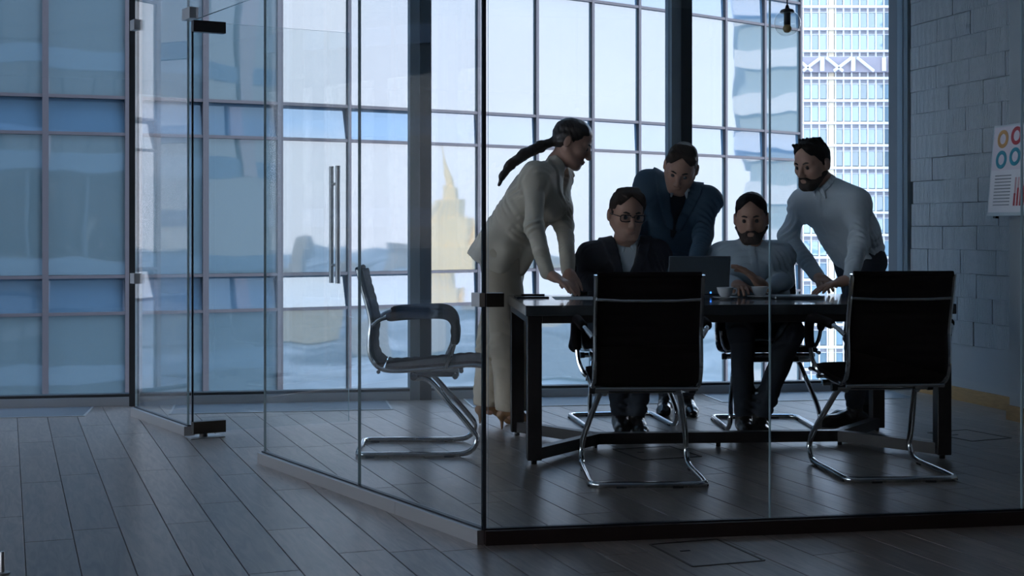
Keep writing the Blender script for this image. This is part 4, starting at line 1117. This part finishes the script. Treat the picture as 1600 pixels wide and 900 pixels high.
    if not vopen:
        U0 = (N-P).normalized(); R0 = fw.cross(U0).normalized(); pz = post
        def post(Pt, d):
            d = pz(Pt, d); q = Pt-V3(N); return d-.0035*((np.abs(q@V3(R0)) < .017) & (q@V3(fw) > 0))
    if vopen:
        Bv, wv, hv = vopen          # bottom of the V, half width at neck, height
        U = (N-Bv).normalized(); R = fw.cross(U).normalized(); F2 = U.cross(R); F2 = F2 if F2.dot(fw) > 0 else -F2
        def vd(Pt):
            q = Pt-V3(Bv); lat = np.abs(q@V3(R)); u = q@V3(U); fr = q@V3(F2)
            return np.maximum((lat-wv*np.clip(u, -.05, .6)/hv)*.93, -fr-.135)
        cloth.fun(vd, Bv-Vector((.3,.3,.1)), Bv+Vector((.3,.3,.55)), .003, True)
        p0 = post
        def post(Pt, d):
            d = p0(Pt, d); q = Pt-V3(Bv); lat = np.abs(q@V3(R)); u = q@V3(U); fr = q@V3(F2); e = lat-wv*u/hv
            lw = .055*np.clip(u/hv, 0, 1)**.7
            return d-.012*((e < lw) & (u > .02) & (fr > -.05))
        if shirt is not None:
            upper(shS, .004, .004, .99, 0)
            ax = (Vector(hb)-N).normalized()
            neckcut(shS, .052)
            put(shS.mesh('shirt', shirt, .007, folds(.0015, 1.2, 2.0)), 'shirt', root)
    neckcut(cloth, .054 if not vopen else .062)
    put(cloth.mesh(top_name, top, .0065, post), top_name, root)
    if collar:                     # turned-down shirt collar, open at the front
        cs = Sdf(); ax = (Vector(hb)-N).normalized(); rt = fw.cross(ax).normalized(); f2 = ax.cross(rt); f2 = f2 if f2.dot(fw) > 0 else -f2
        prev = None; rad = .064*g
        for k in range(15):
            a = math.radians(22+(360-44)*k/14); q = N+ax*(.018+.014*math.cos(a)*-1)+f2*(math.cos(a)*rad+.010)+rt*(math.sin(a)*rad)
            if prev is not None: cs.cone(prev, q, .0085, .0085, .006); cs.cone(prev-ax*.016+(prev-N-ax*.02).normalized()*.008, q-ax*.016+(q-N-ax*.02).normalized()*.008, .0075, .0075, .006)
            if k in (0, 14):
                cs.cone(q, q-ax*.055+f2*.022+rt*(.018 if k == 0 else -.018), .008, .004, .006); cs.cone(q+rt*(.02 if k == 0 else -.02), q-ax*.05+f2*.02+rt*(.02 if k == 0 else -.02), .008, .004, .006)
            prev = q
        put(cs.mesh('collar', collar_m or (shirt if shirt is not None else top), .0045), 'collar', root)
    # shoes
    for sd in 'lr':
        A_ = J['an_'+sd]; d = Vector(J['foot_'+sd]); d.z = 0; d.normalize(); gx = J.get('lift_'+sd, 0)
        s_ = Sdf(); hz_ = Vector((A_.x, A_.y, gx))
        if fem:
            hl_ = hz_-d*.055
            s_.cone(A_+Vector((0,0,.12)), A_-Vector((0,0,.0)), .052, .046, .02); s_.cone(A_-d*.02, hl_+Vector((0,0,.085)), .036, .030, .02); s_.cone(A_-Vector((0,0,.015)), hz_+d*.115+Vector((0,0,.026)), .036, .026, .02); s_.cone(hz_+d*.115+Vector((0,0,.022)), hz_+d*.185+Vector((0,0,.014)), .026, .010, .015)
            s_.cone(hl_+Vector((0,0,.075)), hl_+Vector((0,0,.008)), .014, .006, .01)
        else:
            s_.cone(A_+Vector((0,0,.02)), hz_+Vector((0,0,.055)), .043, .046, .02); s_.cone(hz_-d*.045+Vector((0,0,.042)), hz_+d*.06+Vector((0,0,.045)), .038, .042, .02)
            s_.cone(hz_+d*.06+Vector((0,0,.038)), hz_+d*.165+Vector((0,0,.028)), .042, .040, .02); s_.cone(hz_+d*.165+Vector((0,0,.026)), hz_+d*.215+Vector((0,0,.022)), .038, .026, .02)
        s_.fun(lambda Pt, z=gx: Pt[..., 2]-z-.002, hz_-Vector((.4,.4,.15)), hz_+Vector((.4,.4,.02)), .003, True)
        put(s_.mesh('boot' if fem else 'shoe', shoe, .0055), 'boot' if fem else 'shoe', root)
    put(head.hair(hair), 'hair', root)
    if beard is not None: put(head.beard(beard), 'beard', root)
    return root

ZT = TH+.004
D_ = Vector
flat_hand = (.12, .18, .12)
# --- woman in the cream suit, leaning on the near corner of the table's window side
hd = Head(PX(894, 224, 7.80), (.90, -.12, -.40), (.40, 0, .92), 1.11)
hd.tail = [V3(PX(864, 222, 7.80)), V3(PX(844, 229, 7.78)), V3(PX(818, 242, 7.74)), V3(PX(797, 258, 7.72)), V3(PX(785, 275, 7.71)), V3(PX(780, 289, 7.71))]
J = dict(pelvis=PX(785, 398, 7.82), chest=PX(840, 303, 7.80), neck=PX(868, 258, 7.80), front=D_((.80, -.15, -.50)), bend=D_((-.02, 0, .02)),
    hip_r=PX(781, 402, 7.73), hip_l=PX(791, 402, 7.91), sh_r=PX(836, 276, 7.63), sh_l=PX(872, 278, 7.95),
    el_r=PX(834, 353, 7.52), wr_r=PX(856, 427.4, 7.41), el_l=PX(882, 352, 7.82), wr_l=PX(888, 424.3, 7.60),
    hand_r=((.75, -.45, -.40), (.1, 0, -1), -1, flat_hand), hand_l=((.20, -.80, -.42), (.1, 0, -1), 1, flat_hand),
    kn_r=PX(797, 540, 7.74), kn_l=PX(774, 540, 7.92), an_r=D_((.0, 7.70, .125)), an_l=D_((-.125, 7.93, .125)), foot_r=(1, -.05, 0), foot_l=(1, .1, 0))
for q in 'rl':
    w = J['wr_'+q]; 
person('woman with a ponytail in a cream trouser suit leaning on the table', J['pelvis'], J, hd, 'woman', M_skin, M_cream, M_creamp, 'jacket', hem=.035, loose=.016, shirt=None, fem=True, flap=[(PX(824, 290, 7.80), PX(744, 400, 7.82), .075, .056), (PX(824, 290, 7.76), PX(752, 404, 7.70), .07, .056), (PX(790, 395, 7.66), PX(785, 418, 7.64), .06, .03), (PX(826, 395, 7.72), PX(815, 425, 7.70), .045, .02)], shoe=M_boot, wide=.036, vopen=(PX(866, 335, 7.70), .055, .26), collar=False, foldamp=.0035)
# --- seated man with glasses in the dark suit
hd = Head(PX(979, 335, 7.68), (.22, -.95, -.18), (.05, -.1, 1), 1.14)
J = dict(pelvis=D_((.62, 7.98, .615)), chest=PX(976, 418, 7.80), neck=PX(977, 381, 7.76), front=D_((.10, -.95, -.1)),
    hip_l=D_((.715, 7.95, .59)), hip_r=D_((.530, 7.95, .59)), sh_l=PX(1024, 398, 7.80), sh_r=PX(924, 402, 7.78),
    el_r=PX(912, 439, 7.72), wr_r=PX(950, 449, 7.42), el_l=PX(1028, 439, 7.74), wr_l=PX(1004, 449, 7.42),
    hand_r=((.35, -.85, -.03), (0, 0, -1), -1, (.12, .16, .1)), hand_l=((-.25, -.9, -.03), (0, 0, -1), 1, (.12, .16, .1)),
    kn_r=D_((.555, 7.54, .56)), kn_l=D_((.735, 7.54, .56)), an_r=D_((.590, 7.68, .105)), an_l=D_((.675, 7.62, .105)), foot_r=(.0, -1, 0), foot_l=(.05, -1, 0))
m1 = person('seated man with glasses in a dark suit and open white shirt', (.64, 7.98), J, hd, 'fringe', M_skin, M_black, M_denim, 'jacket', hem=0, shirt=M_whiteshirt, vopen=(PX(978, 462, 7.62), .062, .24), seated=True,
    flap=[(PX(906, 470, 7.66), PX(899, 545, 7.64), .028, .018), (PX(902, 500, 7.64), PX(894, 540, 7.62), .026, .018)])
gm = mat('black spectacle frame', (0.01, .01, .012), .3); gg = glass_mat('spectacle lens', (.92, .94, .96), .05)
def hp(x, y, z): return Vector(hd.p(x, y, z))
fr = MB()
def ss(v): return math.copysign(abs(v)**.55, v)
for q in (-1, 1):
    fr.tube([hp(q*(.033+.027*ss(math.cos(a))), .103-.008*abs(ss(math.cos(a))), -.003+.0165*ss(math.sin(a))) for a in [2*math.pi*k/16 for k in range(16)]], .0028, 6, closed=True)
    fr.tube([hp(q*.059, .097, .004), hp(q*.080, .05, .006), hp(q*.083, -.01, .004), hp(q*.079, -.03, -.012)], .0024, 6)
fr.tube([hp(-.008, .105, .003), hp(0, .108, .005), hp(.008, .105, .003)], .0026, 6)
gl_ = fr.build('glasses', gm, m1, True)
for q in (-1, 1):
    b = MB(); vs_ = [hp(q*(.033+.0265*ss(math.cos(a))), .103-.008*abs(ss(math.cos(a))), -.003+.016*ss(math.sin(a))) for a in [2*math.pi*k/16 for k in range(16)]]
    dv = hp(0, .0015, 0)-hp(0, 0, 0); b.add(vs_+[v+dv for v in vs_], [tuple(reversed(range(16))), tuple(range(16, 32))]+[(i, (i+1) % 16, 16+(i+1) % 16, 16+i) for i in range(16)]); b.build('lens', gg, gl_)
# --- standing man in the blue suit between the seated men
hd = Head(PX(1064, 262, 7.83), (-.22, -.80, -.55), (.10, -.48, .86), 1.10)
J = dict(pelvis=PX(1061, 418, 8.39), chest=PX(1058, 335, 8.03), neck=PX(1061, 292, 7.90), front=D_((-.10, -.80, -.55)),
    hip_l=PX(1084, 421, 8.38), hip_r=PX(1041, 421, 8.43), sh_l=PX(1104, 314, 7.90), sh_r=PX(1014, 288, 7.98),
    el_l=PX(1100, 366, 7.84), wr_l=PX(1084, 414, 7.62), el_r=D_((.735, 8.10, 1.14)), wr_r=D_((.755, 8.27, .975)),
    hand_l=((-.5, -.6, -.22), (0, -.2, -1), 1, flat_hand), hand_r=((-.15, 1, -.12), (0, 0, -1), -1, flat_hand),
    kn_l=D_((1.07, 8.42, .50)), kn_r=D_((.925, 8.45, .50)), an_l=D_((1.045, 8.42, .115)), an_r=D_((.925, 8.46, .115)), foot_l=(.05, -1, 0), foot_r=(-.2, -1, 0))
person('standing man in a blue suit bending between the two seated men', (.99, 8.40), J, hd, 'swept', M_skin, M_navy, M_denim, 'jacket', hem=.09, shirt=M_denim, collar_m=M_whiteshirt, vopen=(PX(1052, 378, 7.86), .060, .26), foldamp=.0035)
# --- seated man in shirt sleeves
hd = Head(PX(1174, 341, 7.66), (-.22, -.95, -.16), (-.04, -.1, 1), 1.08)
J = dict(pelvis=D_((1.39, 7.93, .605)), chest=PX(1172, 420, 7.78), neck=PX(1173, 383, 7.74), front=D_((-.08, -.95, -.12)),
    hip_l=D_((1.485, 7.90, .59)), hip_r=D_((1.295, 7.90, .59)), sh_l=PX(1219, 400, 7.76), sh_r=PX(1128, 402, 7.78),
    el_l=PX(1226, 438, 7.72), wr_l=PX(1196, 450, 7.39), el_r=PX(1116, 436, 7.75), wr_r=D_((1.205, 7.54, .803)),
    hand_l=((-.72, -.12, .62), (-.5, -.1, -.5), -1, (.12, .2, .2)), hand_r=((-.05, -.9, -.08), (0, 0, -1), -1, flat_hand),
    kn_l=D_((1.48, 7.46, .555)), kn_r=D_((1.215, 7.44, .565)), an_l=D_((1.335, 7.55, .110)), an_r=D_((1.250, 7.60, .110)), foot_l=(-.12, -1, 0), foot_r=(.0, -1, 0))
person('seated bearded man in a pale blue shirt lifting one hand', (1.36, 7.93), J, hd, 'short', M_skin2, M_lightshirt, M_denim, 'shirt', hem=.0, loose=.010, beard=M_beard, seated=True)
# --- standing man in the pale shirt at the far end
hd = Head(PX(1269, 256, 7.80), (-.72, -.62, -.26), (-.16, -.14, 1), 1.10)
J = dict(pelvis=PX(1347, 404, 7.97), chest=PX(1308, 322, 7.88), neck=PX(1290, 290, 7.83), front=D_((-.72, -.52, -.42)), bend=D_((.02, 0, .015)),
    hip_l=PX(1352, 408, 7.89), hip_r=PX(1334, 408, 8.06), sh_l=PX(1336, 318, 7.74), sh_r=PX(1256, 318, 7.98),
    el_l=PX(1343, 378, 7.66), wr_l=PX(1328, 436.5, 7.50), el_r=D_((1.575, 8.06, 1.06)), wr_r=D_((1.705, 7.84, .836)),
    hand_l=((-.62, -.12, -.155), (0, 0, -1), 1, flat_hand), hand_r=((0, -.9, -.22), (0, 0, -1), -1, flat_hand),
    kn_l=PX(1338, 525, 7.87), kn_r=PX(1348, 525, 8.06), an_l=D_((1.915, 7.87, .115)), an_r=D_((2.03, 8.06, .115)), foot_l=(-1, -.28, 0), foot_r=(-1, -.15, 0))
m4 = person('standing bearded man in a pale shirt leaning on the table by the white wall', (1.95, 7.97), J, hd, 'quiff', M_skin, M_whiteshirt, M_denim, 'shirt', hem=-.085, loose=.014, beard=M_beard, foldamp=.0035)
